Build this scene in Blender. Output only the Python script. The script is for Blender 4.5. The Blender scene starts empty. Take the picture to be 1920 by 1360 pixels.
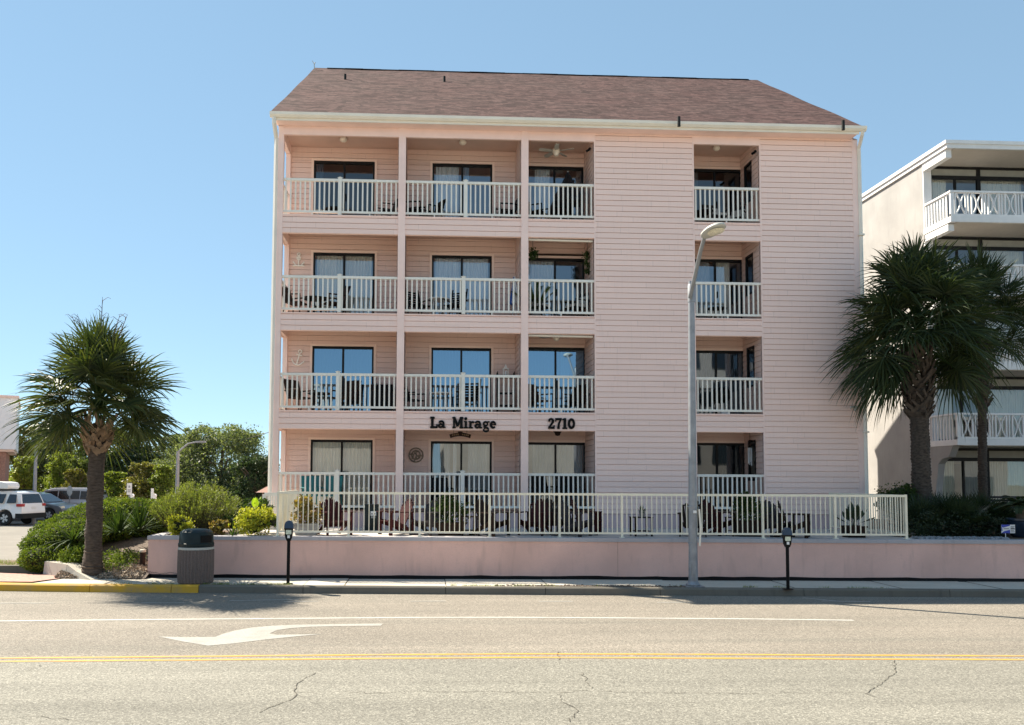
import bpy, math, random
import numpy as np
from mathutils import Vector, Matrix
random.seed(7); RNG = np.random.default_rng(7)
PI = math.pi; R = math.radians
sc = bpy.context.scene; COL = sc.collection
V = Vector

# ------------------------------------------------------------------ camera
EYE = 2.52; FPX = 1600.0; YAW, PITCH, ROLL, SX, SY = 0.045620, 0.059824, 0.0053934, -93.28, 124.84
cy, sy, cp, sp = math.cos(YAW), math.sin(YAW), math.cos(PITCH), math.sin(PITCH)
FW = V((sy*cp, cy*cp, sp)); r_ = V((cy, -sy, 0)); u_ = r_.cross(FW)
RT = r_*math.cos(ROLL) + u_*math.sin(ROLL); UP = u_*math.cos(ROLL) - r_*math.sin(ROLL)
def ray(px, py): return FW + RT*((px-960-SX)/FPX) - UP*((py-680-SY)/FPX)
def at(px, py, Y):
    d = ray(px, py); t = Y/d.y; return V((t*d.x, Y, EYE+t*d.z))
def gp(px, py, z=0.0):
    d = ray(px, py); t = (z-EYE)/d.z; return V((t*d.x, t*d.y, z))
cam = bpy.data.cameras.new('camera'); co = bpy.data.objects.new('camera', cam); COL.objects.link(co)
m = Matrix((RT, UP, -FW)).transposed().to_4x4(); m.translation = (0, 0, EYE); co.matrix_world = m
cam.sensor_width = 36; cam.lens = FPX/1920*36; cam.shift_x = -SX/1920; cam.shift_y = SY/1920
cam.clip_end = 3000; cam.clip_start = .1; sc.camera = co

# ------------------------------------------------------------------ light
SUN = V((-.77, .53, 1.0)).normalized()
EL = math.asin(SUN.z); AZ = math.atan2(SUN.x, SUN.y)
w = bpy.data.worlds.new('World'); sc.world = w; w.use_nodes = True; nt = w.node_tree
sky = nt.nodes.new('ShaderNodeTexSky'); sky.sky_type = 'NISHITA'; sky.sun_disc = False
sky.sun_elevation = EL; sky.sun_rotation = AZ; sky.air_density = .6; sky.dust_density = .0; sky.ozone_density = 1.1; sky.altitude = 0
bg = nt.nodes['Background']; gm = nt.nodes.new('ShaderNodeMix'); gm.data_type = 'RGBA'; gm.blend_type = 'MULTIPLY'; gm.inputs[0].default_value = 1; gm.inputs[7].default_value = (1.07, 1.41, 1.57, 1)
ga = nt.nodes.new('ShaderNodeGamma'); ga.inputs[1].default_value = .42; nt.links.new(sky.outputs[0], ga.inputs[0])   # compresses the sky's brightness so its gradient flattens
nt.links.new(ga.outputs[0], gm.inputs[6]); nt.links.new(gm.outputs[2], bg.inputs[0]); bg.inputs[1].default_value = .123
sl = bpy.data.lights.new('sun', 'SUN'); sl.energy = 4.9; sl.angle = R(.5); sl.color = (1, .91, .76)
so = bpy.data.objects.new('sun', sl); COL.objects.link(so); so.rotation_euler = SUN.to_track_quat('Z', 'Y').to_euler()
so.location = (-30, 30, 50)
vs = sc.view_settings; vs.view_transform = 'Standard'; vs.look = 'None'; vs.exposure = 1.33; vs.gamma = 1
sc.cycles.max_bounces = 8; sc.cycles.transparent_max_bounces = 12; sc.cycles.use_denoising = True
sc.cycles.sample_clamp_indirect = 6

# ------------------------------------------------------------------ helpers
class MB:
    def __init__(s): s.v = []; s.f = []; s.mi = []; s.m = 0
    def face(s, pts):
        n = len(s.v); s.v += [tuple(p) for p in pts]; s.f.append(tuple(range(n, n+len(pts)))); s.mi.append(s.m)
    def raw(s, vs_, fs):
        n = len(s.v); s.v += [tuple(p) for p in vs_]
        for f in fs: s.f.append(tuple(n+i for i in f)); s.mi.append(s.m)
    def box(s, x0, y0, z0, x1, y1, z1, M=None):
        p = [V((x, y, z)) for z in (z0, z1) for y in (y0, y1) for x in (x0, x1)]
        if M: p = [M @ q for q in p]
        s.raw(p, [(0, 2, 3, 1), (4, 5, 7, 6), (0, 1, 5, 4), (2, 6, 7, 3), (0, 4, 6, 2), (1, 3, 7, 5)]); return s
    def cbox(s, c, d, M=None):
        return s.box(c[0]-d[0]/2, c[1]-d[1]/2, c[2]-d[2]/2, c[0]+d[0]/2, c[1]+d[1]/2, c[2]+d[2]/2, M)
    def bar(s, p, q, w_, h, up=V((0, 0, 1))):
        p, q = V(p), V(q); d = (q-p).normalized()
        if abs(d.dot(up)) > .98: up = V((0, 1, 0))
        a = d.cross(up).normalized(); b = a.cross(d)
        pts = [e + a*i*w_/2 + b*j*h/2 for e in (p, q) for j in (-1, 1) for i in (-1, 1)]
        s.raw(pts, [(0, 1, 3, 2), (4, 6, 7, 5), (0, 4, 5, 1), (2, 3, 7, 6), (0, 2, 6, 4), (1, 5, 7, 3)]); return s
    def tube(s, pts, rad, n=8, cap=True):
        pts = [V(p) for p in pts]
        if not hasattr(rad, '__len__'): rad = [rad]*len(pts)
        rings = []; a = None
        for i, p in enumerate(pts):
            d = (pts[min(i+1, len(pts)-1)] - pts[max(i-1, 0)]).normalized()
            if a is None:
                a = d.cross(V((0, 0, 1)))
                if a.length < .05: a = V((1, 0, 0))
            a = (a - d*a.dot(d)).normalized(); b = d.cross(a)
            rings.append([p + (a*math.cos(2*PI*k/n) + b*math.sin(2*PI*k/n))*rad[i] for k in range(n)])
        vs_ = [q for r0 in rings for q in r0]; fs = []
        for i in range(len(pts)-1):
            for k in range(n):
                k2 = (k+1) % n; fs.append((i*n+k, i*n+k2, (i+1)*n+k2, (i+1)*n+k))
        if cap: fs.append(tuple(range(n-1, -1, -1))); fs.append(tuple((len(pts)-1)*n+k for k in range(n)))
        s.raw(vs_, fs); return s
    def lathe(s, prof, c=(0, 0, 0), n=24, rad=None):
        vs_ = []; fs = []; L = len(prof)
        for k in range(n):
            a = 2*PI*k/n
            for (r0, z) in prof:
                rr = r0*(rad(a, z) if rad else 1)
                vs_.append((c[0]+rr*math.cos(a), c[1]+rr*math.sin(a), c[2]+z))
        for k in range(n):
            k2 = (k+1) % n
            for i in range(L-1): fs.append((k*L+i, k2*L+i, k2*L+i+1, k*L+i+1))
        if prof[0][0] > 1e-4: fs.append(tuple(k*L for k in range(n-1, -1, -1)))
        if prof[-1][0] > 1e-4: fs.append(tuple(k*L+L-1 for k in range(n)))
        s.raw(vs_, fs); return s
    def prism(s, poly, a0, a1, axis='y', M=None):
        def P(p, a):
            q = V((p[0], a, p[1])) if axis == 'y' else (V((a, p[0], p[1])) if axis == 'x' else V((p[0], p[1], a)))
            return M @ q if M else q
        n = len(poly); vs_ = [P(p, a0) for p in poly] + [P(p, a1) for p in poly]
        fs = [tuple(range(n)), tuple(range(2*n-1, n-1, -1))] + [(i, i+n, (i+1) % n+n, (i+1) % n) for i in range(n)]
        s.raw(vs_, fs); return s
    def build(s, name, mats, parent=None, smooth=False, ang=40):
        me = bpy.data.meshes.new(name)
        vv = s.v
        if parent is not None:
            Mw = wm(parent).inverted(); vv = [tuple(Mw @ V(p)) for p in vv]
        me.from_pydata(vv, [], s.f)
        if not isinstance(mats, (list, tuple)): mats = [mats]
        for k in mats: me.materials.append(k)
        if len(mats) > 1: me.polygons.foreach_set('material_index', s.mi)
        if smooth:
            me.polygons.foreach_set('use_smooth', [True]*len(me.polygons)); me.set_sharp_from_angle(angle=R(ang))
        me.update()
        o = bpy.data.objects.new(name, me); COL.objects.link(o)
        if parent is not None: o.parent = parent
        return o
def fixn(o):
    import bmesh
    b = bmesh.new(); b.from_mesh(o.data); bmesh.ops.recalc_face_normals(b, faces=b.faces); b.to_mesh(o.data); b.free(); return o
def wm(o):
    M = o.matrix_basis.copy()
    while o.parent is not None: o = o.parent; M = o.matrix_basis @ M
    return M
def tag(o, label=None, cat=None, group=None, kind=None):
    if label: o['label'] = label
    if cat: o['category'] = cat
    if group: o['group'] = group
    if kind: o['kind'] = kind
    return o
def thing(name, label, cat, loc=(0, 0, 0), rotz=0, group=None):
    o = bpy.data.objects.new(name, None); COL.objects.link(o); o.location = loc; o.rotation_euler = (0, 0, rotz)
    o.empty_display_size = .2
    return tag(o, label, cat, group)
def dup(root, loc, rotz=0, label=None, scale=1.0):
    def cp_(o, par):
        c = o.copy(); COL.objects.link(c); c.parent = par
        for ch in o.children: cp_(ch, c)
        return c
    r0 = cp_(root, None); r0.location = loc; r0.rotation_euler = (0, 0, rotz); r0.scale = (scale,)*3
    if label: r0['label'] = label
    return r0
class Proto:
    """first call moves the prototype itself, later calls copy it"""
    def __init__(s, root): s.root = root; s.used = False
    def __call__(s, loc, rotz, label, scale=1.0):
        if not s.used:
            s.used = True; s.root.location = loc; s.root.rotation_euler = (0, 0, rotz); s.root['label'] = label; s.root.scale = (scale,)*3
            return s.root
        return dup(s.root, loc, rotz, label, scale)
def struct(name, mb, mat_): return tag(mb.build(name, mat_), kind='structure')

# ------------------------------------------------------------------ materials
def nodes(name):
    mt = bpy.data.materials.new(name); mt.use_nodes = True; t = mt.node_tree
    return mt, t, t.nodes['Principled BSDF'], t.nodes['Material Output']
def N(t, typ, **kw):
    n = t.nodes.new(typ)
    for k, v in kw.items():
        if k in n.inputs: n.inputs[k].default_value = v
        else: setattr(n, k, v)
    return n
def noise(t, scale, detail=3, vec=None, rough=.55):
    n = N(t, 'ShaderNodeTexNoise', Scale=scale, Detail=detail, Roughness=rough)
    if vec is not None: t.links.new(vec, n.inputs['Vector'])
    return n
def pos(t, stretch=None):
    g = N(t, 'ShaderNodeNewGeometry')
    if stretch is None: return g.outputs['Position']
    mp = N(t, 'ShaderNodeMapping'); mp.inputs['Scale'].default_value = stretch
    t.links.new(g.outputs['Position'], mp.inputs['Vector']); return mp.outputs[0]
def ramp(t, src, stops):
    r0 = N(t, 'ShaderNodeValToRGB'); el = r0.color_ramp.elements
    while len(el) < len(stops): el.new(.5)
    for e, (p, c) in zip(el, stops):
        e.position = p; e.color = (c, c, c, 1) if not hasattr(c, '__len__') else (*c, 1)
    t.links.new(src, r0.inputs[0]); return r0.outputs[0]
def mixc(t, a, b, fac, mode='MIX'):
    n = N(t, 'ShaderNodeMix', data_type='RGBA', blend_type=mode)
    for i, v in ((0, fac), (6, a), (7, b)):
        if hasattr(v, 'is_linked') or isinstance(v, bpy.types.NodeSocket): t.links.new(v, n.inputs[i])
        elif hasattr(v, '__len__'): n.inputs[i].default_value = (*v, 1)
        else: n.inputs[i].default_value = v
    return n.outputs[2]
def sh(c, k): return tuple(min(1, x*k) for x in c)
def mat(name, c, rough=.6, var=.1, scale=3, bump=0, bscale=50, metal=0, spec=.4, stretch=None, coat=0):
    mt, t, b, o = nodes(name)
    n = noise(t, scale, 4, pos(t, stretch))
    t.links.new(mixc(t, sh(c, 1-var), sh(c, 1+var), ramp(t, n.outputs[0], [(.3, 0), (.7, 1)])), b.inputs['Base Color'])
    b.inputs['Roughness'].default_value = rough; b.inputs['Metallic'].default_value = metal
    b.inputs['Specular IOR Level'].default_value = spec; b.inputs['Coat Weight'].default_value = coat
    if bump:
        bn = N(t, 'ShaderNodeBump', Strength=bump, Distance=.01); n2 = noise(t, bscale, 3, pos(t))
        t.links.new(n2.outputs[0], bn.inputs['Height']); t.links.new(bn.outputs[0], b.inputs['Normal'])
    return mt
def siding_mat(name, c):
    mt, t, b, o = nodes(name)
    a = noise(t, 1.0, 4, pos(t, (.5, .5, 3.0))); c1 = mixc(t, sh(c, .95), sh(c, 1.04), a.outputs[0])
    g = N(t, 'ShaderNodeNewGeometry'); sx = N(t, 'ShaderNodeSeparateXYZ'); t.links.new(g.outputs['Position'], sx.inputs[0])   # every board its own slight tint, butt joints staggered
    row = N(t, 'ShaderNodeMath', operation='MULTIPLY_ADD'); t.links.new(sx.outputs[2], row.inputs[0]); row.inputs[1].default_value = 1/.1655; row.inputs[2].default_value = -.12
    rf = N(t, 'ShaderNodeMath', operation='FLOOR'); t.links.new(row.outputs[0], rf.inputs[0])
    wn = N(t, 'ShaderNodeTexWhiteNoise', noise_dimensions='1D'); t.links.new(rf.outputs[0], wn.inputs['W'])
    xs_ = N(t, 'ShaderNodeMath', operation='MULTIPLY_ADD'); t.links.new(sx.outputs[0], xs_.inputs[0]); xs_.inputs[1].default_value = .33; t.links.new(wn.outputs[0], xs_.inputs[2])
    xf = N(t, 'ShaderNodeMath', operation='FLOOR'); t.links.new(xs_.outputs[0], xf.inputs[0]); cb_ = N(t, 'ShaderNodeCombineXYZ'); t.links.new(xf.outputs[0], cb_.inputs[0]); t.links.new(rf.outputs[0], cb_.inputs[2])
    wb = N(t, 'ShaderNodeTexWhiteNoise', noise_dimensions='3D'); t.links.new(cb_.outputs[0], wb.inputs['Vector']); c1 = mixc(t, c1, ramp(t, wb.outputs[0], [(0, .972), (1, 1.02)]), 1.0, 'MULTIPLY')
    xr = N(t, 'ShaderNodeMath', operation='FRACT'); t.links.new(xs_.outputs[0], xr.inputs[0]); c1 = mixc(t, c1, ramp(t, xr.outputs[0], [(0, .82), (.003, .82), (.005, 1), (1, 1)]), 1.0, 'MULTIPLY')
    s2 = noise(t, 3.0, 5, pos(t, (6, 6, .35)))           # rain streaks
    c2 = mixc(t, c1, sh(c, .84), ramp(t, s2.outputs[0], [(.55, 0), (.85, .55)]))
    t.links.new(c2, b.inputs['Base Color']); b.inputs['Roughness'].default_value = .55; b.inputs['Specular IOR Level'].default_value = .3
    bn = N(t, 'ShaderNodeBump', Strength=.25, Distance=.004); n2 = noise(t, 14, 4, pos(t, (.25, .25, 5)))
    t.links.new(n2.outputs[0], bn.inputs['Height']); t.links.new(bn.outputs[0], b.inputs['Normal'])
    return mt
def stucco(name, c, stain=.0, fine=45):
    mt, t, b, o = nodes(name)
    a = noise(t, .8, 5, pos(t)); c1 = mixc(t, sh(c, .88), sh(c, 1.09), ramp(t, a.outputs[0], [(.3, 0), (.7, 1)]))
    f = noise(t, 25, 4, pos(t, (1, 1, 2))); c1 = mixc(t, c1, sh(c, .82), ramp(t, f.outputs[0], [(.5, 0), (.8, .5)]))
    if stain:
        s2 = noise(t, 2.2, 6, pos(t, (3, 3, .5))); c1 = mixc(t, c1, sh(c, .62), ramp(t, s2.outputs[0], [(.55, 0), (.8, stain)]))
    t.links.new(c1, b.inputs['Base Color']); b.inputs['Roughness'].default_value = .85; b.inputs['Specular IOR Level'].default_value = .2
    bn = N(t, 'ShaderNodeBump', Strength=.5, Distance=.012); n2 = noise(t, fine, 4, pos(t))
    t.links.new(n2.outputs[0], bn.inputs['Height']); t.links.new(bn.outputs[0], b.inputs['Normal'])
    return mt
def asphalt():
    mt, t, b, o = nodes('asphalt'); c = (.222, .210, .177)
    big = noise(t, .5, 5, pos(t, (.25, 1.2, 1))); c1 = mixc(t, sh(c, .86), sh(c, 1.12), ramp(t, big.outputs[0], [(.3, 0), (.72, 1)]))
    # smoother, slightly pinker far lane
    sep = N(t, 'ShaderNodeSeparateXYZ'); g = N(t, 'ShaderNodeNewGeometry'); t.links.new(g.outputs['Position'], sep.inputs[0])
    far = N(t, 'ShaderNodeMapRange'); t.links.new(sep.outputs[1], far.inputs[0]); far.inputs[1].default_value = 12.0; far.inputs[2].default_value = 12.5
    c1 = mixc(t, c1, mixc(t, c1, (1.05, .985, .97), 1.0, 'MULTIPLY'), far.outputs[0])
    tr = noise(t, 1.0, 4, pos(t, (.06, 1.6, 1))); c1 = mixc(t, c1, sh(c, .7), ramp(t, tr.outputs[0], [(.48, 0), (.75, .6)]))
    v = N(t, 'ShaderNodeTexVoronoi', Scale=66.0); t.links.new(g.outputs['Position'], v.inputs['Vector'])
    sepc = N(t, 'ShaderNodeSeparateColor'); t.links.new(v.outputs['Color'], sepc.inputs[0])
    grain = ramp(t, sepc.outputs[0], [(0, .45), (.35, .88), (.75, 1.1), (1, 1.8)])
    c1 = mixc(t, c1, grain, .8, 'MULTIPLY')
    v2 = noise(t, 26, 3, g.outputs['Position']); c1 = mixc(t, c1, ramp(t, v2.outputs[0], [(.3, .78), (.7, 1.18)]), .8, 'MULTIPLY')
    t.links.new(c1, b.inputs['Base Color']); b.inputs['Roughness'].default_value = .85; b.inputs['Specular IOR Level'].default_value = .25
    bn = N(t, 'ShaderNodeBump', Strength=.45, Distance=.006)
    t.links.new(v.outputs['Distance'], bn.inputs['Height']); t.links.new(bn.outputs[0], b.inputs['Normal'])
    return mt
def paint(name, c, wear=.45):
    """worn road paint: asphalt shows through in specks"""
    mt, t, b, o = nodes(name)
    n = noise(t, 38, 4, pos(t)); n2 = noise(t, 2.5, 4, pos(t)); 
    f = ramp(t, n.outputs[0], [(.28, 0), (wear, 1)]); f2 = ramp(t, n2.outputs[0], [(.25, .45), (.55, 1)])
    fm = N(t, 'ShaderNodeMath', operation='MULTIPLY'); t.links.new(f, fm.inputs[0]); t.links.new(f2, fm.inputs[1])
    t.links.new(mixc(t, (.22, .20, .175), c, fm.outputs[0]), b.inputs['Base Color']); b.inputs['Roughness'].default_value = .7
    return mt
def shingle():
    mt, t, b, o = nodes('roof_shingle')
    uv = N(t, 'ShaderNodeUVMap')
    mp = N(t, 'ShaderNodeMapping'); mp.inputs['Scale'].default_value = (3.4, 7.0, 1); t.links.new(uv.outputs[0], mp.inputs[0])
    vo = N(t, 'ShaderNodeTexVoronoi', Scale=1.0); t.links.new(mp.outputs[0], vo.inputs['Vector']); vo.inputs['Randomness'].default_value = .85
    sc_ = N(t, 'ShaderNodeSeparateColor'); t.links.new(vo.outputs['Color'], sc_.inputs[0])
    tab = mixc(t, (.058, .037, .034), (.138, .087, .078), sc_.outputs[0])
    su = N(t, 'ShaderNodeSeparateXYZ'); t.links.new(mp.outputs[0], su.inputs[0]); fr = N(t, 'ShaderNodeMath', operation='FRACT'); t.links.new(su.outputs[1], fr.inputs[0])
    wob = noise(t, 4, 2, mp.outputs[0]); row = mixc(t, ramp(t, fr.outputs[0], [(.0, .45), (.16, 1), (.9, 1), (1, .8)]), (1, 1, 1), ramp(t, wob.outputs[0], [(.42, 0), (.62, .8)]))
    base = mixc(t, tab, row, 1.0, 'MULTIPLY')
    n = noise(t, .7, 4, pos(t)); c1 = mixc(t, base, (1.08, .93, .94), ramp(t, n.outputs[0], [(.35, 0), (.7, .6)]), 'MULTIPLY')
    n2 = noise(t, 9, 3, pos(t)); c1 = mixc(t, c1, ramp(t, n2.outputs[0], [(.25, .7), (.75, 1.3)]), 1.0, 'MULTIPLY')
    n3 = noise(t, 90, 2, pos(t)); c1 = mixc(t, c1, ramp(t, n3.outputs[0], [(.25, .7), (.75, 1.3)]), 1.0, 'MULTIPLY')
    t.links.new(c1, b.inputs['Base Color']); b.inputs['Roughness'].default_value = .95; b.inputs['Specular IOR Level'].default_value = .1
    bn = N(t, 'ShaderNodeBump', Strength=.6, Distance=.02); t.links.new(base, bn.inputs['Height']); t.links.new(bn.outputs[0], b.inputs['Normal'])
    return mt
def glass(name, refl=.22, tint=(.75, .82, .85), wavy=.004, gcol=(.93, .97, 1)):
    mt, t, b, o = nodes(name); t.nodes.remove(b)
    tr = N(t, 'ShaderNodeBsdfTransparent'); tr.inputs[0].default_value = (*tint, 1)
    gl = N(t, 'ShaderNodeBsdfGlossy'); gl.inputs['Roughness'].default_value = .012; gl.inputs[0].default_value = (*gcol, 1)
    bn = N(t, 'ShaderNodeBump', Strength=wavy*8, Distance=.05); n = noise(t, .9, 2, pos(t)); t.links.new(n.outputs[0], bn.inputs['Height']); t.links.new(bn.outputs[0], gl.inputs['Normal'])
    mx = N(t, 'ShaderNodeMixShader'); mx.inputs[0].default_value = refl
    t.links.new(tr.outputs[0], mx.inputs[1]); t.links.new(gl.outputs[0], mx.inputs[2]); t.links.new(mx.outputs[0], o.inputs[0])
    return mt
def leaf(name, c1, c2, trans=.35, rough=.5, spec=.35):
    mt, t, b, o = nodes(name)
    g = N(t, 'ShaderNodeNewGeometry'); col = mixc(t, c1, c2, ramp(t, g.outputs['Random Per Island'], [(0, 0), (1, 1)]))
    n = noise(t, 1.6, 2, pos(t)); col = mixc(t, col, sh(c1, .75), ramp(t, n.outputs[0], [(.45, 0), (.75, .5)]))
    t.links.new(col, b.inputs['Base Color']); b.inputs['Roughness'].default_value = rough; b.inputs['Specular IOR Level'].default_value = spec
    tl = N(t, 'ShaderNodeBsdfTranslucent'); t.links.new(mixc(t, col, (1.25, 1.3, .5), 1.0, 'MULTIPLY'), tl.inputs[0])
    mx = N(t, 'ShaderNodeMixShader'); mx.inputs[0].default_value = trans
    t.links.new(b.outputs[0], mx.inputs[1]); t.links.new(tl.outputs[0], mx.inputs[2]); t.links.new(mx.outputs[0], o.inputs[0])
    return mt
def cloth(name, c, trans=.3):
    mt, t, b, o = nodes(name); b.inputs['Roughness'].default_value = .9; b.inputs['Specular IOR Level'].default_value = .1
    n = noise(t, 6, 3, pos(t, (3, 3, .3))); col = mixc(t, sh(c, .85), sh(c, 1.08), n.outputs[0]); t.links.new(col, b.inputs['Base Color'])
    tl = N(t, 'ShaderNodeBsdfTranslucent'); t.links.new(col, tl.inputs[0]); mx = N(t, 'ShaderNodeMixShader'); mx.inputs[0].default_value = trans
    t.links.new(b.outputs[0], mx.inputs[1]); t.links.new(tl.outputs[0], mx.inputs[2]); t.links.new(mx.outputs[0], o.inputs[0]); return mt
PINK = (.93, .69, .61)
K = dict(
    siding=siding_mat('pink_siding', PINK), pink=mat('pink_trim', (.92, .69, .62), .5, .05, 2), pink_shaded=siding_mat('shaded_balcony_siding', (.79, .575, .50)),  # balcony siding is the pink paint darkened for shade inside the recess
    ceil_shaded=mat('shaded_balcony_ceiling', (.62, .44, .37), .7, .05, 2), trim=mat('door_trim', (.88, .66, .56), .5, .04),  # ceiling pink lowered so the recess shade sits in its colour
    cream=mat('cream_metal', (.82, .76, .66), .4, .05, 2), rail=mat('white_rail', (.80, .77, .70), .45, .05, 3), fence=mat('cream_fence', (.84, .77, .61), .45, .06, 3),
    wall=stucco('pink_stucco', (.72, .465, .40), .5), cope=stucco('grey_coping', (.42, .40, .42), .5, 30), deck=stucco('deck_concrete', (.55, .50, .46), .4),
    dado=stucco('mauve_stucco', (.62, .46, .46), .2), shingle=shingle(), dark=mat('bronze_frame', (.010, .009, .009), .5, .2, 5, spec=.2), black=mat('black_paint', (.004, .004, .0045), .5, .2, 8, spec=.15),
    asphalt=asphalt(), conc=stucco('sidewalk_concrete', (.50, .46, .39), .5, 60), kerb=stucco('kerb_concrete', (.165, .148, .122), .7, 60), kerby=paint('yellow_kerb_paint', (.60, .33, .018), .36),
    white_line=paint('white_road_paint', (.46, .45, .41), .42), arrow_paint=paint('arrow_road_paint', (.35, .34, .305), .52), faint_paint=paint('faint_road_paint', (.44, .43, .39), .5), yellow_line=paint('yellow_road_paint', (.60, .305, .05), .40), crack=mat('crack_tar', (.085, .075, .06), .9, .3, 10),
    soil=stucco('soil', (.16, .11, .075), .5, 25), mulch=mat('mulch', (.13, .10, .08), .95, .6, 22, .6, 30), brick=mat('brick_paver', (.42, .24, .19), .85, .25, 12, .4, 20),
    lot=stucco('lot_concrete', (.21, .195, .17), .5, 20), grass=leaf('grass_blade', (.10, .17, .03), (.26, .27, .08), .35),
    ground=stucco('ground', (.22, .21, .15), .5, 10), galv=mat('galvanized', (.27, .28, .30), .5, .15, 6, metal=.35), grey=mat('grey_plastic', (.45, .44, .40), .5, .08),
    lens=mat('lamp_lens', (.75, .70, .55), .25, .35, 40), white=mat('white_paint', (.82, .82, .82), .45, .05), offwhite=stucco('white_stucco', (.375, .362, .348), .3, 30),
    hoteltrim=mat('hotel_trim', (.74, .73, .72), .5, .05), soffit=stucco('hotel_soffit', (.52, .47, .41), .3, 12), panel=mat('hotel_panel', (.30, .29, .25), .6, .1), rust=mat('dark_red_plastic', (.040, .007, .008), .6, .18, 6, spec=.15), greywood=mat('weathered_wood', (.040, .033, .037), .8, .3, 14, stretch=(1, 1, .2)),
    brown=mat('brown_wicker', (.028, .016, .012), .7, .3, 20, spec=.15), teal=mat('teal_plastic', (.02, .17, .18), .4, .1), blueg=mat('meter_blue', (.010, .045, .10), .3, .15), glazed=mat('blue_glaze', (.02, .035, .06), .2, .3, 5),
    lid=mat('green_lid', (.008, .019, .021), .45, .25, 5, spec=.25), aggregate=mat('exposed_aggregate', (.165, .125, .11), .95, .3, 60, .5, 90), lab=mat('label_paper', (.62, .66, .52), .5, .3, 60), labw=mat('label_white', (.75, .75, .74), .5, .1, 40),
    trunk=mat('palm_trunk', (.075, .055, .042), .95, .45, 9, .8, 25, stretch=(1, 1, 3)), boot=mat('palm_boot', (.24, .16, .10), .85, .35, 7), bootd=mat('palm_boot_dark', (.075, .056, .042), .9, .4, 7), trunkd=mat('palm_trunk_dark', (.06, .046, .036), .95, .5, 12, .9, 25, stretch=(1, 1, 2)), core_dark=mat('dark_core', (.018, .022, .010), .95, .5, 20), bark=mat('tree_bark', (.13, .10, .075), .95, .35, 8, .6, 14), twig=mat('dry_twig', (.12, .085, .06), .9, .3),
    palm=leaf('palm_leaf', (.026, .046, .018), (.095, .11, .03), .26, .45, .3), palmd=leaf('palm_leaf_dark', (.020, .037, .017), (.070, .090, .032), .26, .5, .25),
    hedge=leaf('hedge_leaf', (.07, .125, .02), (.20, .24, .04), .32, .6, .12), rosem=leaf('needle_leaf', (.13, .18, .04), (.26, .28, .07), .45), yellow=leaf('gold_leaf', (.22, .27, .03), (.58, .53, .06), .4), green=leaf('shrub_leaf', (.028, .055, .016), (.075, .115, .03), .28, .6, .12),
    croton=leaf('croton_leaf', (.16, .17, .04), (.34, .20, .07), .35), bright=leaf('bright_leaf', (.26, .38, .03), (.32, .44, .04), .45), darkg=leaf('dark_shrub_leaf', (.015, .03, .014), (.04, .06, .025), .2), litter=mat('leaf_litter', (.36, .29, .22), .9, .6, 40),
    oak=leaf('oak_leaf', (.07, .10, .05), (.24, .27, .15), .45), treeg=leaf('tree_leaf', (.08, .12, .03), (.19, .22, .06), .42), treed=leaf('tree_leaf_dark', (.03, .06, .025), (.07, .10, .04), .3), olive=leaf('olive_leaf', (.13, .13, .035), (.24, .22, .06), .35), lime=leaf('lime_leaf', (.13, .19, .03), (.28, .31, .06), .4),
    carw=mat('car_white', (.80, .79, .77), .3, .03, coat=.5), carg=mat('car_grey', (.16, .16, .165), .28, .05, coat=.6, metal=.3), cars=mat('car_silver', (.42, .44, .48), .28, .05, coat=.6, metal=.3), glassd=mat('car_glass', (.012, .016, .022), .05, .1, spec=.8), rubber=mat('tyre_rubber', (.02, .02, .02), .85, .2), rim=mat('alloy_rim', (.55, .55, .56), .3, .1, metal=.6), red=mat('red_lens', (.38, .02, .02), .25, .2, 20), plast=mat('black_plastic', (.018, .018, .018), .6, .1, spec=.2),
    brickw=mat('brick_wall', (.36, .20, .15), .9, .25, 14, .4, 20), signw=mat('sign_white', (.72, .72, .70), .4, .05), signb=mat('sign_blue', (.03, .06, .38), .4, .1), ink=mat('sign_ink', (.05, .05, .06), .5, .1), signback=mat('sign_back', (.42, .42, .41), .45, .1, metal=.4),
    brass=mat('antique_metal', (.30, .24, .18), .5, .35, 12, metal=.4), shell=mat('pale_decor', (.90, .84, .76), .6, .1), bluec=mat('blue_cloth', (.05, .13, .42), .8, .2, 8), cush=mat('grey_cushion', (.48, .46, .43), .9, .1), clay=mat('clay_pot', (.30, .30, .30), .7, .2), lampg=mat('opal_glass', (.80, .72, .62), .3, .05), blackc=mat('black_cloth', (.006, .006, .008), .8, .2, 8),
)
C = dict(cream=cloth('curtain_cream', (.86, .82, .70)), white=cloth('curtain_white', (.90, .90, .88)), blue=cloth('curtain_blue', (.36, .52, .68)), grey=cloth('curtain_grey', (.48, .48, .46)), dk=cloth('curtain_dark', (.10, .11, .12)))
G = dict(clear=glass('glass_clear', .22, (.92, .95, .95), .003), mid=glass('glass_mid', .20, (.88, .93, .96), .003, (.8, .9, 1)), blue=glass('glass_film', .55, (.34, .48, .58), .004, (.36, .52, .66)), dark=glass('glass_dark', .10, (.35, .38, .4), .003), hotel=glass('glass_hotel', .12, (.9, .93, .93), .003))

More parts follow.
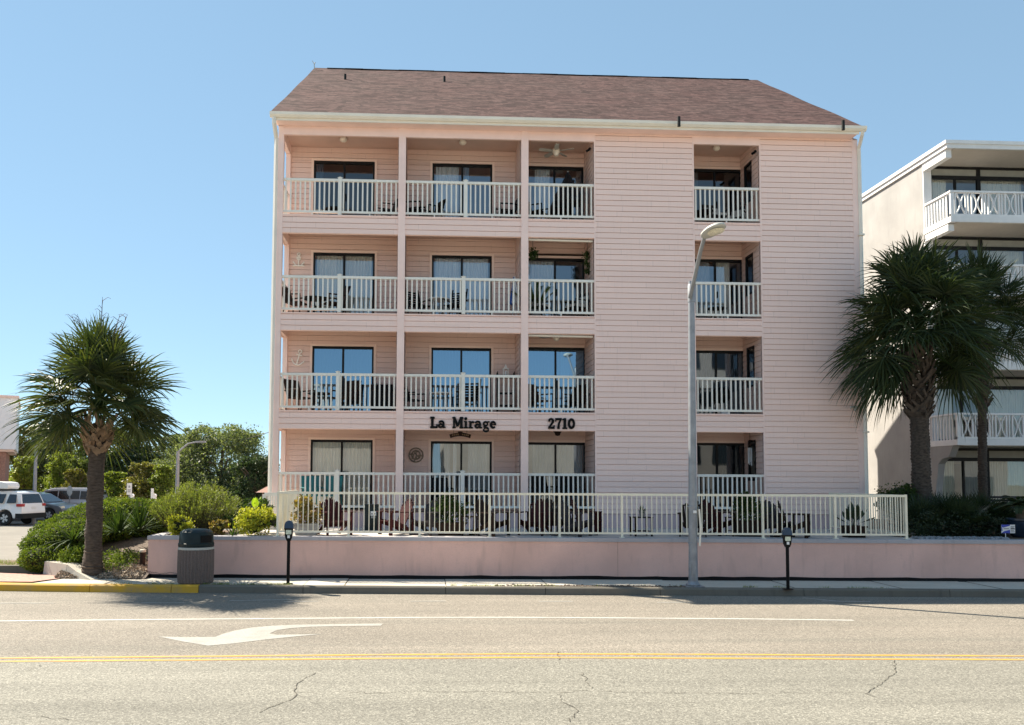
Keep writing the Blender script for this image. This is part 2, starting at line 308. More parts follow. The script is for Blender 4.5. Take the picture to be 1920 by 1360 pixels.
# ------------------------------------------------------------------ ground, road, kerbs
def wall_y(x): return 20.62 - .0413*x
def kerb_y(x): return (19.08 - .048*x) if x > -6 else 19.368 + (-6-x)*.07 + max(0, -7.6-x)**2*.02
def strip(mb, pts_a, pts_b):
    for i in range(len(pts_a)-1): mb.face([pts_a[i], pts_b[i], pts_b[i+1], pts_a[i+1]])
mb = MB(); mb.face([(-900, -600, -.03), (900, -600, -.03), (900, 1400, -.03), (-900, 1400, -.03)]); struct('ground', mb, K['ground'])
XS = [-60, -40, -25, -16, -12, -10, -9, -8, -7, -6, -3, 0, 5, 10, 16, 25, 45]
mb = MB(); strip(mb, [(x, kerb_y(x)+.02, 0) for x in XS], [(x, 4.0, 0) for x in XS]); struct('road', mb, K['asphalt'])
mb = MB(); mb.box(-60, -9, -.02, 60, 3.98, .14); struct('pavement', mb, K['conc'])
# kerb in cast segments, painted yellow near the corner
def kerb_seg(name, x0, x1, m_, z=.165):
    mb = MB(); n = max(2, int((x1-x0)/.5)+1)
    xs = [x0+.006+(x1-x0-.012)*i/(n-1) for i in range(n)]
    prof = [(-.02, -.02), (.0, z-.03), (.03, z), (.165, z), (.165, -.02)]
    rows = [[(x, kerb_y(x)+dy, dz) for dy, dz in prof] for x in xs]
    for a, b in zip(rows, rows[1:]):
        for k in range(4): mb.face([a[k], b[k], b[k+1], a[k+1]])
    mb.face(rows[0][::-1]); mb.face(rows[-1]); return struct(name, mb, m_)
kx = [gp(px, 1112).x for px in (163, 320, 372)]
segs = [-60, -40, -25, -16, -13.0, -10.4, kx[0], kx[1], kx[2]]
for a, b in zip(segs, segs[1:]): kerb_seg('kerb', a, b, K['kerby'] if a > -17 else K['kerb'])
segs = [kx[2]] + [gp(px, 1113).x for px in (568, 835, 1020, 1230, 1490, 1750)] + [13.6, 16.5, 20, 26, 35, 45]
for a, b in zip(segs, segs[1:]): kerb_seg('kerb', a, b, K['kerb'])
# pavement slabs between kerb and wall
cuts = [-25, -16, -12.5, -9.6] + [gp(px, 1092, .155).x for px in (95, 205, 330, 575, 650, 835, 1020, 1250, 1455, 1640, 1800)] + [13.0, 15, 17, 20, 25, 35, 45]
for i, (a, b) in enumerate(zip(cuts, cuts[1:])):
    mb = MB(); n = 5; xs = [a+.008+(b-a-.016)*k/(n-1) for k in range(n)]; z = .152+.006*math.sin(i*2.1)
    far = lambda x: wall_y(x)+.3 if x > -6.9 else 20.9+max(0, -9.2-x)*.22
    for x0, x1 in zip(xs, xs[1:]):
        mb.face([(x0, kerb_y(x0)+.175, z), (x1, kerb_y(x1)+.175, z), (x1, far(x1), z+.01), (x0, far(x0), z+.01)])
    struct('pavement_slab', mb, K['conc'])
mb = MB(); strip(mb, [(x, 21.4 if x < -6.9 else wall_y(x)+.4, .12) for x in XS], [(x, kerb_y(x)+.1, .12) for x in XS]); struct('pavement_bed', mb, K['soil'])
b0 = [gp(*p, .17) for p in ((-60, 1091), (60, 1092), (130, 1083), (95, 1079), (-60, 1073))]
mb = MB(); mb.face([(p.x, p.y, .182) for p in b0]); struct('brick_paving', mb, K['brick'])
# parking lot on the left and grass verge
mb = MB(); mb.face([(-60, 21.0, .05), (-8.6, 21.0, .05), (-6.6, 24, .05), (-5.2, 34, .05), (-5.0, 75, .05), (-90, 75, .05)]); struct('parking_lot', mb, K['lot'])
vy = [gp(p, 1052, .2) for p in (-120, 60)]
mb = MB(); mb.box(-20, 22.45, .03, -9.6, 25.2, .16); struct('verge', mb, K['soil'])
mb = MB(); mb.box(-20, 22.25, .0, -9.55, 22.44, .30); struct('verge_kerb', mb, K['kerb'])

# road markings
def line(name, pxs, wid, m_, z=.004):
    P = [gp(*p) for p in pxs]; mb = MB(); A = []; B = []
    if name != 'bay_marking':
        P = [P[0]-V((38, 0, 0))]+P
        if name == 'centre_line': P.append(P[-1]+V((30, -.2, 0)))
    for i, p in enumerate(P):
        d = (P[min(i+1, len(P)-1)] - P[max(i-1, 0)]).normalized(); n = V((-d.y, d.x, 0))*wid/2
        A.append((p.x-n.x, p.y-n.y, z)); B.append((p.x+n.x, p.y+n.y, z))
    strip(mb, B, A); return struct(name, mb, m_)
line('lane_line', [(-900, 1190), (-400, 1174), (0, 1165), (250, 1162.5), (500, 1160.5), (750, 1158.5), (960, 1158), (1200, 1159.5), (1400, 1161), (1600, 1163.5)], .11, K['white_line'])
line('centre_line', [(-600, 1246), (0, 1234.5), (300, 1232), (600, 1229), (960, 1226.5), (1200, 1227), (1500, 1228.5), (1920, 1230.5), (2600, 1236)], .085, K['yellow_line'])
line('centre_line', [(-600, 1254), (0, 1240.8), (300, 1238.5), (600, 1236), (960, 1233.2), (1200, 1234), (1500, 1235.5), (1920, 1237.5), (2600, 1244)], .085, K['yellow_line'])
for a, b in (((0, 1131.5), (100, 1131.5)), ((265, 1131), (345, 1131)), ((430, 1127), (560, 1124.5)), ((532, 1128.5), (597, 1128)), ((770, 1128), (836, 1127.5)), ((1010, 1128), (1075, 1128)), ((1232, 1130), (1298, 1130)), ((1505, 1121.5), (1575, 1128)), ((1540, 1127.5), (1632, 1129))):
    line('bay_marking', [a, b], .06, K['faint_paint'], .005)
# left-turn arrow: outline points on the road surface
ar = [(296, 1194), (352, 1195.5), (404, 1194.8), (418, 1189), (440, 1183), (470, 1177.5), (510, 1174), (556, 1172), (620, 1171), (718, 1169.6), (714, 1174), (640, 1174.5), (580, 1176), (545, 1178.5), (520, 1182), (505, 1188.5), (520, 1191), (560, 1190.2), (606, 1189.4), (560, 1193.5), (500, 1199.5), (440, 1207), (390, 1211.5), (345, 1204)]
mb = MB(); mb.face([(q.x, q.y, .004) for q in (gp(*p) for p in ar)]); struct('turn_arrow', mb, K['arrow_paint'])
# cracks: jagged thin tar-dark strips
def crack(pxs, wid=.012, j=.035):
    P = [gp(*p) for p in pxs]; pts = []
    for a, b in zip(P, P[1:]):
        n = max(2, int((b-a).length/.07))
        for k in range(n):
            q = a.lerp(b, k/n); f = j if k else j*.3; pts.append(q+V((random.uniform(-f, f), random.uniform(-f, f), 0)))
    mb = MB()
    for a, b in zip(pts, pts[1:]):
        d = (b-a); d = d.normalized() if d.length > 1e-6 else V((1, 0, 0)); n = V((-d.y, d.x, 0))*wid*random.uniform(.12, .5)
        mb.face([a-n+V((0, 0, .006)), b-n+V((0, 0, .006)), b+n+V((0, 0, .006)), a+n+V((0, 0, .006))])
    struct('road_crack', mb, K['crack'])
crack([(592, 1262), (570, 1275), (556, 1284), (552, 1294), (557, 1302), (548, 1312), (515, 1324), (475, 1340)], .016, .02)
crack([(557, 1298), (620, 1297), (700, 1300), (800, 1297), (900, 1297), (1000, 1299), (1048, 1300), (1110, 1295)], .011)
crack([(1092, 1262), (1100, 1280), (1112, 1295)], .011); crack([(1048, 1302), (1060, 1320), (1085, 1334), (1060, 1356)], .012)
crack([(1128, 1297), (1230, 1300), (1310, 1300), (1400, 1302), (1480, 1299), (1560, 1300), (1622, 1301)], .011)
crack([(1676, 1238), (1680, 1262), (1660, 1276), (1640, 1290), (1622, 1301), (1655, 1312)], .013, .02)
crack([(1047, 1222), (1048, 1240)], .012, .02); crack([(-10, 1350), (60, 1344), (130, 1350), (200, 1356)], .01); crack([(80, 1246), (50, 1260)], .007)
crack([(980, 1118), (1120, 1119), (1300, 1120)], .012); crack([(1005, 1168), (1060, 1169), (1190, 1168)], .008)

# ------------------------------------------------------------------ the pink building
YF, YB = 25.0, 26.5
XL, XR = -4.36, 13.20
C1, C2 = (-.80, -.585), (2.87, 3.085)
BAYS = [(-4.20, C1[0]), (C1[1], C2[0]), (C2[1], 5.07), (8.12, 10.14)]
FL = [1.60, 4.50, 7.39, 10.31]; FASC = [(3.98, 4.53), (6.87, 7.41), (9.77, 10.335)]; TOPB = 12.74; CEIL = [4.30, 7.20, 10.10, 12.98]; EAVE = 13.06
apt = thing('apartment_building', 'four storey pink clapboard apartment building with brown shingle roof and white balconies', 'building', (4.4, 25, 0))
HC = .1655
def siding(mb, A, B, z0, z1, holes=(), phase=.02, lip=.020, gr=.014):
    A = V((A[0], A[1], 0)); B = V((B[0], B[1], 0)); L = (B-A).length; d = (B-A)/L; n = V((d.y, -d.x, 0))
    P = lambda s, z, o: A + d*s + n*o + V((0, 0, z))
    k = math.floor((z0-phase)/HC)
    while phase + k*HC < z1:
        a = max(z0, phase+k*HC); b = min(z1, phase+(k+1)*HC); k += 1
        if b-a < .02: continue
        cutz = sorted({a, b, *[z for h in holes for z in h[2:] if a+.01 < z < b-.01]})
        for za, zb in zip(cutz, cutz[1:]):
            iv = [(0, L)]
            for h in holes:
                if h[2] < zb-.004 and h[3] > za+.004:
                    iv = [q for s0, s1 in iv for q in ((s0, min(s1, h[0])), (max(s0, h[1]), s1)) if q[1]-q[0] > .005]
            for s0, s1 in iv:
                g = gr if za == a else 0
                mb.face([P(s0, za+g, lip), P(s1, za+g, lip), P(s1, zb, .010), P(s0, zb, .010)])
                if g:
                    mb.face([P(s0, za+g, -.028), P(s1, za+g, -.028), P(s1, za+g, lip), P(s0, za+g, lip)])
                    mb.face([P(s0, za, -.028), P(s1, za, -.028), P(s1, za+g, -.028), P(s0, za+g, -.028)])
                mb.face([P(s0, zb, .010), P(s1, zb, .010), P(s1, zb, -.028), P(s0, zb, -.028)])
def part(name, mb, m_, parent=None, **kw): return mb.build(name, m_, parent or apt, **kw)
# front wall panels right of the balconies
for x0, x1 in ((5.07, 8.12), (10.14, 13.07)):
    mb = MB(); siding(mb, (x0+.045, YF), (x1-.045, YF), FL[0]-.05, 13.0); part('wall', mb, K['siding'])
    mb = MB()
    mb.box(x0, YF-.024, FL[0]-.05, x0+.045, YF+.04, 13.0); mb.box(x1-.045, YF-.024, FL[0]-.05, x1, YF+.04, 13.0); part('corner_board', mb, K['pink'])
mb = MB(); mb.box(13.07, YF-.03, 1.2, XR, YF+.1, 13.0); part('corner_board', mb, K['pink'])
# side and rear walls
mb = MB(); siding(mb, (XL, 42), (XL, YB-.0), .1, 13.0); part('wall', mb, K['siding'])
mb = MB(); siding(mb, (XR, YF+.1), (XR, 42), .1, 13.0); part('wall', mb, K['siding'])
mb = MB(); siding(mb, (XR, 42), (XL, 42), .1, 13.0); part('wall', mb, K['siding'])
for s, X in ((-1, XL), (1, XR)):      # gable ends
    mb = MB()
    for zz in np.arange(13.0, 18.2, HC):
        f0 = (zz-13.0)/5.35; f1 = min(1, (zz+HC-13.0)/5.35)
        y0, y1 = 25+8.4*f0, 42-8.5*f0; y2, y3 = 25+8.4*f1, 42-8.5*f1
        mb.face([(X+s*.02, y0, zz), (X+s*.02, y1, zz), (X+s*.01, y3, zz+HC), (X+s*.01, y2, zz+HC)])
    part('gable', mb, K['siding'])
mb = MB(); mb.box(XL+.02, YF+.02, .0, XR-.02, 41.9, FL[0]-.22); part('foundation', mb, K['dado'])
mb = MB()
for a, b in ((XL, 8.1), (8.14, XR-.02)): mb.box(a, YF-.005, 1.0, b, YF+.02, FL[0]-.055)
part('plinth', mb, K['dado'])
# slabs (balcony floor + room floor)
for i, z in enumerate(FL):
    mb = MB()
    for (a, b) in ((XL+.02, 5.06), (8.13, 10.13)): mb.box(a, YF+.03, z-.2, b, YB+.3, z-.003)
    part('balcony_slab', mb, K['ceil_shaded'])
    mb = MB(); mb.box(XL+.03, YB+.31, z-.2, XR-.03, 41.9, z-.003); part('room_floor', mb, K['ceil_shaded'])
mb = MB(); mb.box(XL+.02, YF+.03, 12.98, XR-.02, 41.9, 13.05); part('ceiling', mb, K['ceil_shaded'])
# columns, corner post and fascias
for c in (C1, C2):
    mb = MB(); mb.box(c[0], YF-.045, 1.2, c[1], YF+.17, 13.0); part('column', mb, K['pink'])
mb = MB(); mb.box(XL, YF-.03, 1.2, -4.20, YF+.13, 13.0); part('column', mb, K['pink'])
for bi, (x0, x1) in enumerate(BAYS):
    for (z0, z1) in FASC:
        mb = MB(); siding(mb, (x0, YF), (x1, YF), z0, z1, phase=z0-.01); mb.box(x0, YF+.029, z0, x1, YF+.06, z1+.002)
        mb.box(x0, YF-.028, z1-.03, x1, YF+.061, z1+.004); part('fascia', mb, K['siding'])
    mb = MB(); mb.box(x0, YF-.012, TOPB, x1, YF+.06, 13.0); mb.box(x0, YF-.03, TOPB+.0, x1, YF-.013, TOPB+.18); part('fascia', mb, K['pink'])
# open left end of the end balconies: beam over a side rail
for i in range(4):
    mb = MB(); zt = CEIL[i]; mb.box(XL, YF+.13, zt-.3, XL+.13, YB-.12, zt-.002); mb.box(XL, YB-.12, FL[i], XL+.14, YB, zt-.002)
    mb.prism([(YF+.131, zt-.31), (YF+.131, zt-.55), (YF+.36, zt-.31)], XL+.03, XL+.10, 'x')
    part('side_beam', mb, K['pink'])
    mb = MB(); z = FL[i]
    mb.box(XL+.03, YF+.14, z+1.03, XL+.10, YB-.13, z+1.10); mb.box(XL+.04, YF+.14, z+.08, XL+.09, YB-.13, z+.14)
    for k in range(8): mb.cbox((XL+.065, YF+.28+k*.143, z+.585), (.036, .036, .89))
    part('side_railing', mb, K['rail'])
    if i: mb = MB(); siding(mb, (XL, YB), (XL, YF+.13), FASC[i-1][0], FASC[i-1][1], phase=FASC[i-1][0]-.01); part('fascia', mb, K['siding'])
# doors -----------------------------------------------------------------
DOORS = {  # (storey, bay): px left, px right, px top, curtain spec, glass
 (3, 0): (589, 703, 303, [('blue', .0, .13)], 'dark'), (3, 1): (811, 923, 308, [('white', .03, .44), ('blue', .52, .62)], 'mid'), (3, 2): (985, 1094, 313, [('white', .15, .42)], 'mid'),
 (2, 0): (588, 703, 475, [('cream', .02, .47), ('cream', .52, .98)], 'mid'), (2, 1): (810, 922, 480, [('white', .02, .48), ('white', .52, .97)], 'mid'), (2, 2): (985, 1096, 485, [('white', .0, .5)], 'mid'),
 (1, 0): (586, 701, 650, [('grey', .0, 1.)], 'blue'), (1, 1): (809, 921, 653, [('blue', .0, .48), ('white', .5, .98)], 'blue'), (1, 2): (985, 1098, 652, [('blue', .0, .5), ('white', .6, .75)], 'blue'),
 (0, 0): (583, 699, 825, [('cream', .0, .49), ('cream', .5, 1.)], 'clear'), (0, 1): (808, 922, 828, [('grey', .0, .3), ('white', .36, .42), ('grey', .62, .98)], 'mid'), (0, 2): (985, 1098, 830, [('grey', .1, .98)], 'mid'),
 (3, 3): (1288, 1391, 318, [('white', .1, .2)], 'dark'), (2, 3): (1288, 1393, 487, [('grey', .0, .42), ('cream', .55, .8)], 'mid'), (1, 3): (1288, 1396, 658, [('dk', .0, .45), ('dk', .7, 1.)], 'mid'), (0, 3): (1290, 1398, 831, [('dk', .62, .95)], 'dark')}
def curtain(x0, x1, z0, z1, y, m_, parent):
    n = max(6, int((x1-x0)/.018)); mb = MB(); ph = random.random()*6
    top = [(x0+(x1-x0)*k/n, y+.022*math.sin(k*1.15+ph)+.008*math.sin(k*.37), z1) for k in range(n+1)]
    bot = [(p[0]+.008*math.sin(k*.5+ph), y+(p[1]-y)*1.35, z0) for k, p in enumerate(top)]
    strip(mb, top, bot); return mb.build('curtain', m_, parent, smooth=True, ang=80)
def sliding_door(x0, x1, z0, z1, y, cur, gl):
    mb = MB(); f = .055
    for a in ((x0, x0+f), (x1-f, x1)): mb.box(a[0], y-.015, z0, a[1], y+.09, z1)
    mb.box(x0+f, y-.014, z1-.075, x1-f, y+.09, z1); mb.box(x0+f, y-.014, z0, x1-f, y+.09, z0+.08)
    xm = (x0+x1)/2; mb.box(xm-.03, y-.010, z0+.081, xm+.03, y+.07, z1-.076)
    o = part('sliding_door', mb, K['dark'])
    for a, b, yy in ((x0+f, xm-.03, y+.02), (xm+.03, x1-f, y+.045)):
        mb = MB(); mb.face([(a, yy, z0+.08), (b, yy, z0+.08), (b, yy, z1-.075), (a, yy, z1-.075)]); mb.build('pane', G[gl], o)
    mb = MB(); mb.box(xm+.045, y-.045, z0+.95, xm+.07, y+.04, z0+1.15); mb.build('handle', K['dark'], o)
    for c, a, b in cur: curtain(x0+f+(x1-x0-2*f)*a, x0+f+(x1-x0-2*f)*b, z0+.07, z1-.06, y+.12, C[c], o)
    mb = MB(); t = .075
    mb.box(x0-t, y-.045, z0, x0-.002, y+.01, z1+t); mb.box(x1+.002, y-.045, z0, x1+t, y+.01, z1+t); mb.box(x0-.0019, y-.045, z1+.002, x1+.0019, y+.01, z1+t)
    mb.build('door_trim', K['trim'], o); return o
for i in range(4):
    for b, (x0, x1) in enumerate(BAYS):
        d = DOORS[(i, b)]; a = at(d[0], d[2], YB).x; c = at(d[1], d[2], YB).x; zt = at((d[0]+d[1])/2, d[2], YB).z
        xa = XL+.10 if b == 0 else x0-.08; xb = x1+.08 if b < 2 else x1
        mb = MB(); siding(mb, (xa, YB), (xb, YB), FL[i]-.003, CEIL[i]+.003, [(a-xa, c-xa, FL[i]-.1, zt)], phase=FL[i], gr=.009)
        part('back_wall', mb, K['pink_shaded'])
        sliding_door(max(a, x0+.02) if b > 1 else a, c, FL[i]+.02, zt, YB, d[3], G and d[4])
    # partitions between bays and side walls of the small bays
    for X, s in ((C1[0], 'L'), (C1[1], 'R'), (C2[0], 'L'), (C2[1], 'R'), (5.07, 'L'), (8.12, 'R'), (10.14, 'L')):
        mb = MB(); y0 = YF+.17 if X < 4 else YF+.04; holes = []
        if X == 10.14: holes = [(.35, .95, FL[i]+.95, FL[i]+2.2)]
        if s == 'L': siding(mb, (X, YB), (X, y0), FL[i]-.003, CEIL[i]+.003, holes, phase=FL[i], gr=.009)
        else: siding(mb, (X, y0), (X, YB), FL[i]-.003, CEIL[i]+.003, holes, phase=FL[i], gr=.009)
        part('partition', mb, K['pink_shaded'])
    f = FL[i]; mb = MB(); yw0, yw1 = YB-.95, YB-.35
    mb.box(10.11, yw0, f+.95, 10.17, yw0+.05, f+2.2); mb.box(10.11, yw1-.05, f+.95, 10.17, yw1, f+2.2); mb.box(10.11, yw0+.05, f+2.14, 10.17, yw1-.05, f+2.2); mb.box(10.11, yw0+.05, f+.95, 10.17, yw1-.05, f+1.0)
    wo = part('window', mb, K['dark']); mb = MB(); mb.face([(10.15, yw0+.05, f+1), (10.15, yw1-.05, f+1), (10.15, yw1-.05, f+2.14), (10.15, yw0+.05, f+2.14)]); mb.build('pane', G['mid'], wo)
# railings --------------------------------------------------------------
def railing(x0, x1, z, post=None):
    mb = MB(); y = YF+.07; zt = z+1.115
    mb.box(x0, y-.045, zt-.075, x1, y+.045, zt); mb.box(x0, y-.03, z+.085, x1, y+.03, z+.15)
    n = int(round((x1-x0)/.1445)); st = (x1-x0)/n
    for k in range(n):
        x = x0+st*(k+.5)
        if post and abs(x-post) < .07: continue
        mb.cbox((x, y, (z+.15+zt-.075)/2), (.044, .038, zt-.225-z))
    o = part('railing', mb, K['rail'])
    if post:
        mb = MB(); mb.box(post-.055, y-.058, z+.03, post+.055, y+.058, zt+.035); mb.lathe([(.08, 0), (.085, .02), (.0, .05)], (post, y, zt+.035), 4, None); mb.build('post', K['rail'], o)
    mb = MB()
    for fx in ([.25, .75] if x1-x0 > 2.3 else [.5]):
        x = x0+(x1-x0)*fx; mb.cbox((x, y, z+.055), (.04, .04, .065))
    mb.build('foot', K['rail'], o)
for i in range(4):
    zr = FL[i]+.02
    for b, (x0, x1) in enumerate(BAYS):
        p = at((632, 868, 0, 0)[b] + (i == 3)*3, 800, YF).x if b < 2 else None
        if b == 0: p = at((632, 633, 636, 637)[i], (905, 735, 550, 370)[i], YF).x
        railing(x0, x1, zr, p)
# eave, gutter, roof ------------------------------------------------------
eL, eR = at(508, 226, 24.5).x, at(1618, 249, 24.5).x
mb = MB(); mb.box(eL+.1, 24.58, 13.0, eR-.12, YF-.031, 13.035); mb.box(XL, YF-.03, 12.985, XR, YF+.02, 12.999); part('soffit', mb, K['pink'])
mb = MB(); mb.box(eL+.06, 24.56, 12.99, eR-.08, 24.585, 13.2); part('eave_board', mb, K['cream'])
pr = [(24.56, 13.06), (24.50, 13.06), (24.44, 13.12), (24.43, 13.20), (24.45, 13.205), (24.455, 13.125), (24.50, 13.075), (24.545, 13.075), (24.545, 13.2), (24.56, 13.2)]
mb = MB(); mb.prism(pr, eL-.03, eR+.1, 'x'); part('gutter', mb, K['cream'])
YR = 33.3
rl, rr = at(590, 128, YR), at(1420, 150, YR); zR = (rl.z+rr.z)/2; zE = 13.20
nA = V((0, zR-zE, -(YR-24.46))).normalized()   # unused orientation helper for thickness
def roof_slope(ye, front):
    me = bpy.data.meshes.new('roof'); L = math.hypot(YR-ye, zR-zE); seg = 14
    vs_ = []; uv = []
    for k in range(seg+1):
        f = k/seg
        for s in range(9):
            g = s/8; x = (eL+(eR-eL)*g)*(1-f) + (rl.x+(rr.x-rl.x)*g)*f
            sag = -.012*math.sin(PI*f)+.012*math.sin(x*1.3+k)
            vs_.append((x, ye+(YR-ye)*f, zE+(zR-zE)*f+sag)); uv.append((x, L*f))
    fs = [(k*9+s, k*9+s+1, k*9+s+10, k*9+s+9) for k in range(seg) for s in range(8)]
    if not front: fs = [f[::-1] for f in fs]
    me.from_pydata([tuple(V(p)-V((4.4, 25, 0))) for p in vs_], [], fs); ul = me.uv_layers.new(name='UVMap')
    for lp in me.loops: ul.data[lp.index].uv = uv[lp.vertex_index]
    me.materials.append(K['shingle']); o = bpy.data.objects.new('roof', me); COL.objects.link(o); o.parent = apt
    md = o.modifiers.new('s', 'SOLIDIFY'); md.thickness = .05; md.offset = -1
    return o
roof = roof_slope(24.46, True); roof_slope(42.3, False)
mb = MB(); n = 24
for k in range(n):
    x0 = rl.x+.5+(rr.x-rl.x-.9)*k/n; x1 = rl.x+.5+(rr.x-rl.x-.9)*(k+1)/n; dz = .006*math.sin(k*1.7)
    mb.prism([(YR-.16, zR-.06+dz), (YR, zR+.03+dz), (YR+.16, zR-.06+dz)], x0+.004, x1, 'x')
mb.build('ridge_vent', K['black'], roof)
mb = MB()
for X0, X1 in ((eL, rl.x), (eR, rr.x)): mb.bar((X0, 24.46, zE-.075), (X1, YR, zR-.075), .03, .07)
part('rake_board', mb, K['brown'])
def on_roof(px, py):
    d = ray(px, py); n = V((0, -(zR-zE), YR-24.46)); p0 = V((0, 24.46, zE)); t = (p0-V((0, 0, EYE))).dot(n)/d.dot(n); return V((0, 0, EYE))+d*t
for px, py in ((647, 149), (833, 153), (1273, 231), (1581, 238)):
    p = on_roof(px, py); mb = MB(); mb.tube([p-V((0, 0, .1)), p+V((0, 0, .19))], .048, 10); mb.build('vent_pipe', K['plast'], roof, smooth=True)
p = on_roof(590, 131); mb = MB(); mb.tube([p, p+V((-.02, 0, .22)), p+V((.02, 0, .30))], .018, 6); mb.tube([p+V((-.01, 0, .2)), p+V((-.1, 0, .36))], .012, 6); mb.build('finial', K['grey'], roof)
# downspouts
mb = MB(); x = XL-.06
mb.tube([(x-.0, 24.52, 13.06), (x, 24.54, 12.9), (x, 24.93, 12.62), (x, 24.95, 12.4), (x, 24.95, 1.2)], .062, 4); part('downspout', mb, K['cream'])
x = XR+.055; mb = MB(); mb.tube([(x-.12, 24.51, 13.08), (x-.12, 24.55, 12.98), (x-.03, 24.93, 12.72), (x-.02, 24.95, 12.5), (x-.02, 24.95, 1.2)], .056, 4)
for z in (4, 7, 10): mb.box(x-.10, 24.87, z, x+.06, 24.98, z+.05)
part('downspout', mb, K['cream'])
# ceiling lights and fans
for px, i, b in ((642, 3, 0), (867, 3, 1), (1345, 3, 3), (642, 2, 0), (876, 2, 1), (1043, 2, 2), (1349, 2, 3), (867, 1, 1), (1353, 1, 3), (1365, 0, 3), (642, 0, 0)):
    p = at(px, 400, 25.7); z = CEIL[i]; mb = MB(); mb.lathe([(.0, -.15), (.07, -.135), (.11, -.09), (.115, -.05), (.06, -.03)], (p.x, 25.7, z), 16); mb.lathe([(.08, -.045), (.085, .0)], (p.x, 25.7, z), 12)
    part('ceiling_light', mb, K['lampg'], smooth=True)
for px, i in ((1043, 3), (1043, 1), (1045, 0)):
    p = at(px, 400, 25.75); c = V((p.x, 25.75, CEIL[i])); mb = MB(); mb.tube([c, c-V((0, 0, .2))], .02, 8); mb.lathe([(.0, -.42), (.07, -.40), (.09, -.33), (.12, -.30), (.12, -.20), (.05, -.18)], c, 16)
    fo = part('ceiling_fan', mb, K['brown'] if i == 0 else K['lampg'], smooth=True)
    for k in range(5):
        a = k*2*PI/5+.35+i; M = Matrix.Translation(c+V((0, 0, -.255))) @ Matrix.Rotation(a, 4, 'Z') @ Matrix.Rotation(R(13), 4, 'X')
        mb = MB(); mb.prism([(.11, -.03), (.2, -.065), (.5, -.075), (.56, -.04), (.57, 0), (.56, .04), (.5, .075), (.2, .065), (.11, .03)], -.006, .006, 'z', M); mb.build('blade', K['brown'] if i == 0 else K['grey'], fo)
# small wall fittings
for px, py, b in ((1849/3.0476+500, 278, 2), (1417, 283, 3)):
    q = at(px, py, 25.15); mb = MB(); mb.tube([q, q+V((-.05, 0, -.06)), q+V((-.12, 0, -.10))], .04, 8); part('spotlight', mb, K['black'])
q = at(1607, 763, 24.9); mb = MB(); mb.tube([q+V((.05, .1, 0)), q, q+V((-.22, -.05, -.02))], .035, 8); mb.tube([q, q+V((-.1, -.05, -.12))], .03, 8); part('floodlight', mb, K['grey'])
# lettering ---------------------------------------------------------------
def arc(cx, cy_, rx, ry, a0, a1, w0, w1=None, n=14):
    w1 = w0 if w1 is None else w1
    return [(cx+rx*math.cos(R(a0+(a1-a0)*k/n)), cy_+ry*math.sin(R(a0+(a1-a0)*k/n)), w0+(w1-w0)*math.sin(PI*k/n)) for k in range(n+1)]
GL = {
 'L': (.80, [[(.24, 0, .27), (.24, 1, .27)], [(.04, .92, .16), (.46, .92, .16)], [(.04, .08, .17), (.72, .08, .19)], [(.70, .06, .14), (.70, .34, .16)]]),
 'a': (.80, [arc(.28, .22, .19, .14, 0, 360, .15, .2), [(.55, .05, .22), (.55, .48, .2)], arc(.33, .46, .22, .15, 0, 150, .16, .19), [(.12, .5, .15), (.14, .55, .17)], [(.5, .07, .15), (.74, .08, .13)]]),
 'M': (1.12, [[(.17, 0, .18), (.17, 1, .2)], [(.22, .95, .2), (.53, .2, .26)], [(.53, .2, .2), (.84, .95, .2)], [(.90, 0, .27), (.90, 1, .27)], [(.02, .07, .14), (.34, .07, .14)], [(.72, .07, .14), (1.08, .07, .14)], [(.02, .93, .13), (.3, .93, .13)], [(.84, .93, .13), (1.08, .93, .13)]]),
 'i': (.46, [[(.23, .02, .24), (.23, .62, .24)], [(.04, .06, .13), (.42, .06, .13)], [(.06, .6, .12), (.3, .6, .12)], arc(.22, .86, .07, .07, 0, 360, .15)]),
 'r': (.62, [[(.22, .02, .24), (.22, .62, .24)], [(.04, .06, .13), (.46, .06, .13)], [(.05, .6, .12), (.25, .6, .12)], [(.26, .42, .12), (.38, .56, .2), (.52, .56, .22), (.54, .5, .2)]]),
 'g': (.72, [arc(.31, .42, .19, .17, 0, 360, .14, .19), [(.2, .25, .14), (.14, .16, .16), (.26, .08, .18), (.46, .06, .18), (.6, -.04, .18)], arc(.34, -.12, .25, .14, -180, 60, .13, .17), [(.1, -.12, .12), (.2, -.0, .12)], [(.46, .56, .12), (.62, .62, .13), (.68, .56, .14)]]),
 'e': (.68, [arc(.34, .33, .23, .25, 0, 315, .15, .24), [(.16, .35, .1), (.6, .35, .11)]]),
 '2': (.72, [[(.13, .68, .2), (.17, .84, .2), (.34, .92, .18), (.52, .82, .24), (.52, .64, .24), (.36, .42, .2), (.12, .14, .16)], [(.06, .11, .2), (.66, .11, .22)], [(.62, .1, .12), (.64, .32, .12)]]),
 '7': (.70, [[(.06, .88, .22), (.66, .9, .2)], [(.08, .68, .12), (.08, .96, .12)], [(.58, .86, .16), (.4, .5, .2), (.33, .02, .27)]]),
 '1': (.56, [[(.28, .03, .27), (.28, .97, .27)], [(.06, .07, .15), (.5, .07, .15)], [(.06, .84, .13), (.28, .92, .16)]]),
 '0': (.78, [arc(.38, .49, .25, .38, 0, 360, .22, .24, 22)]), ' ': (.62, [])}
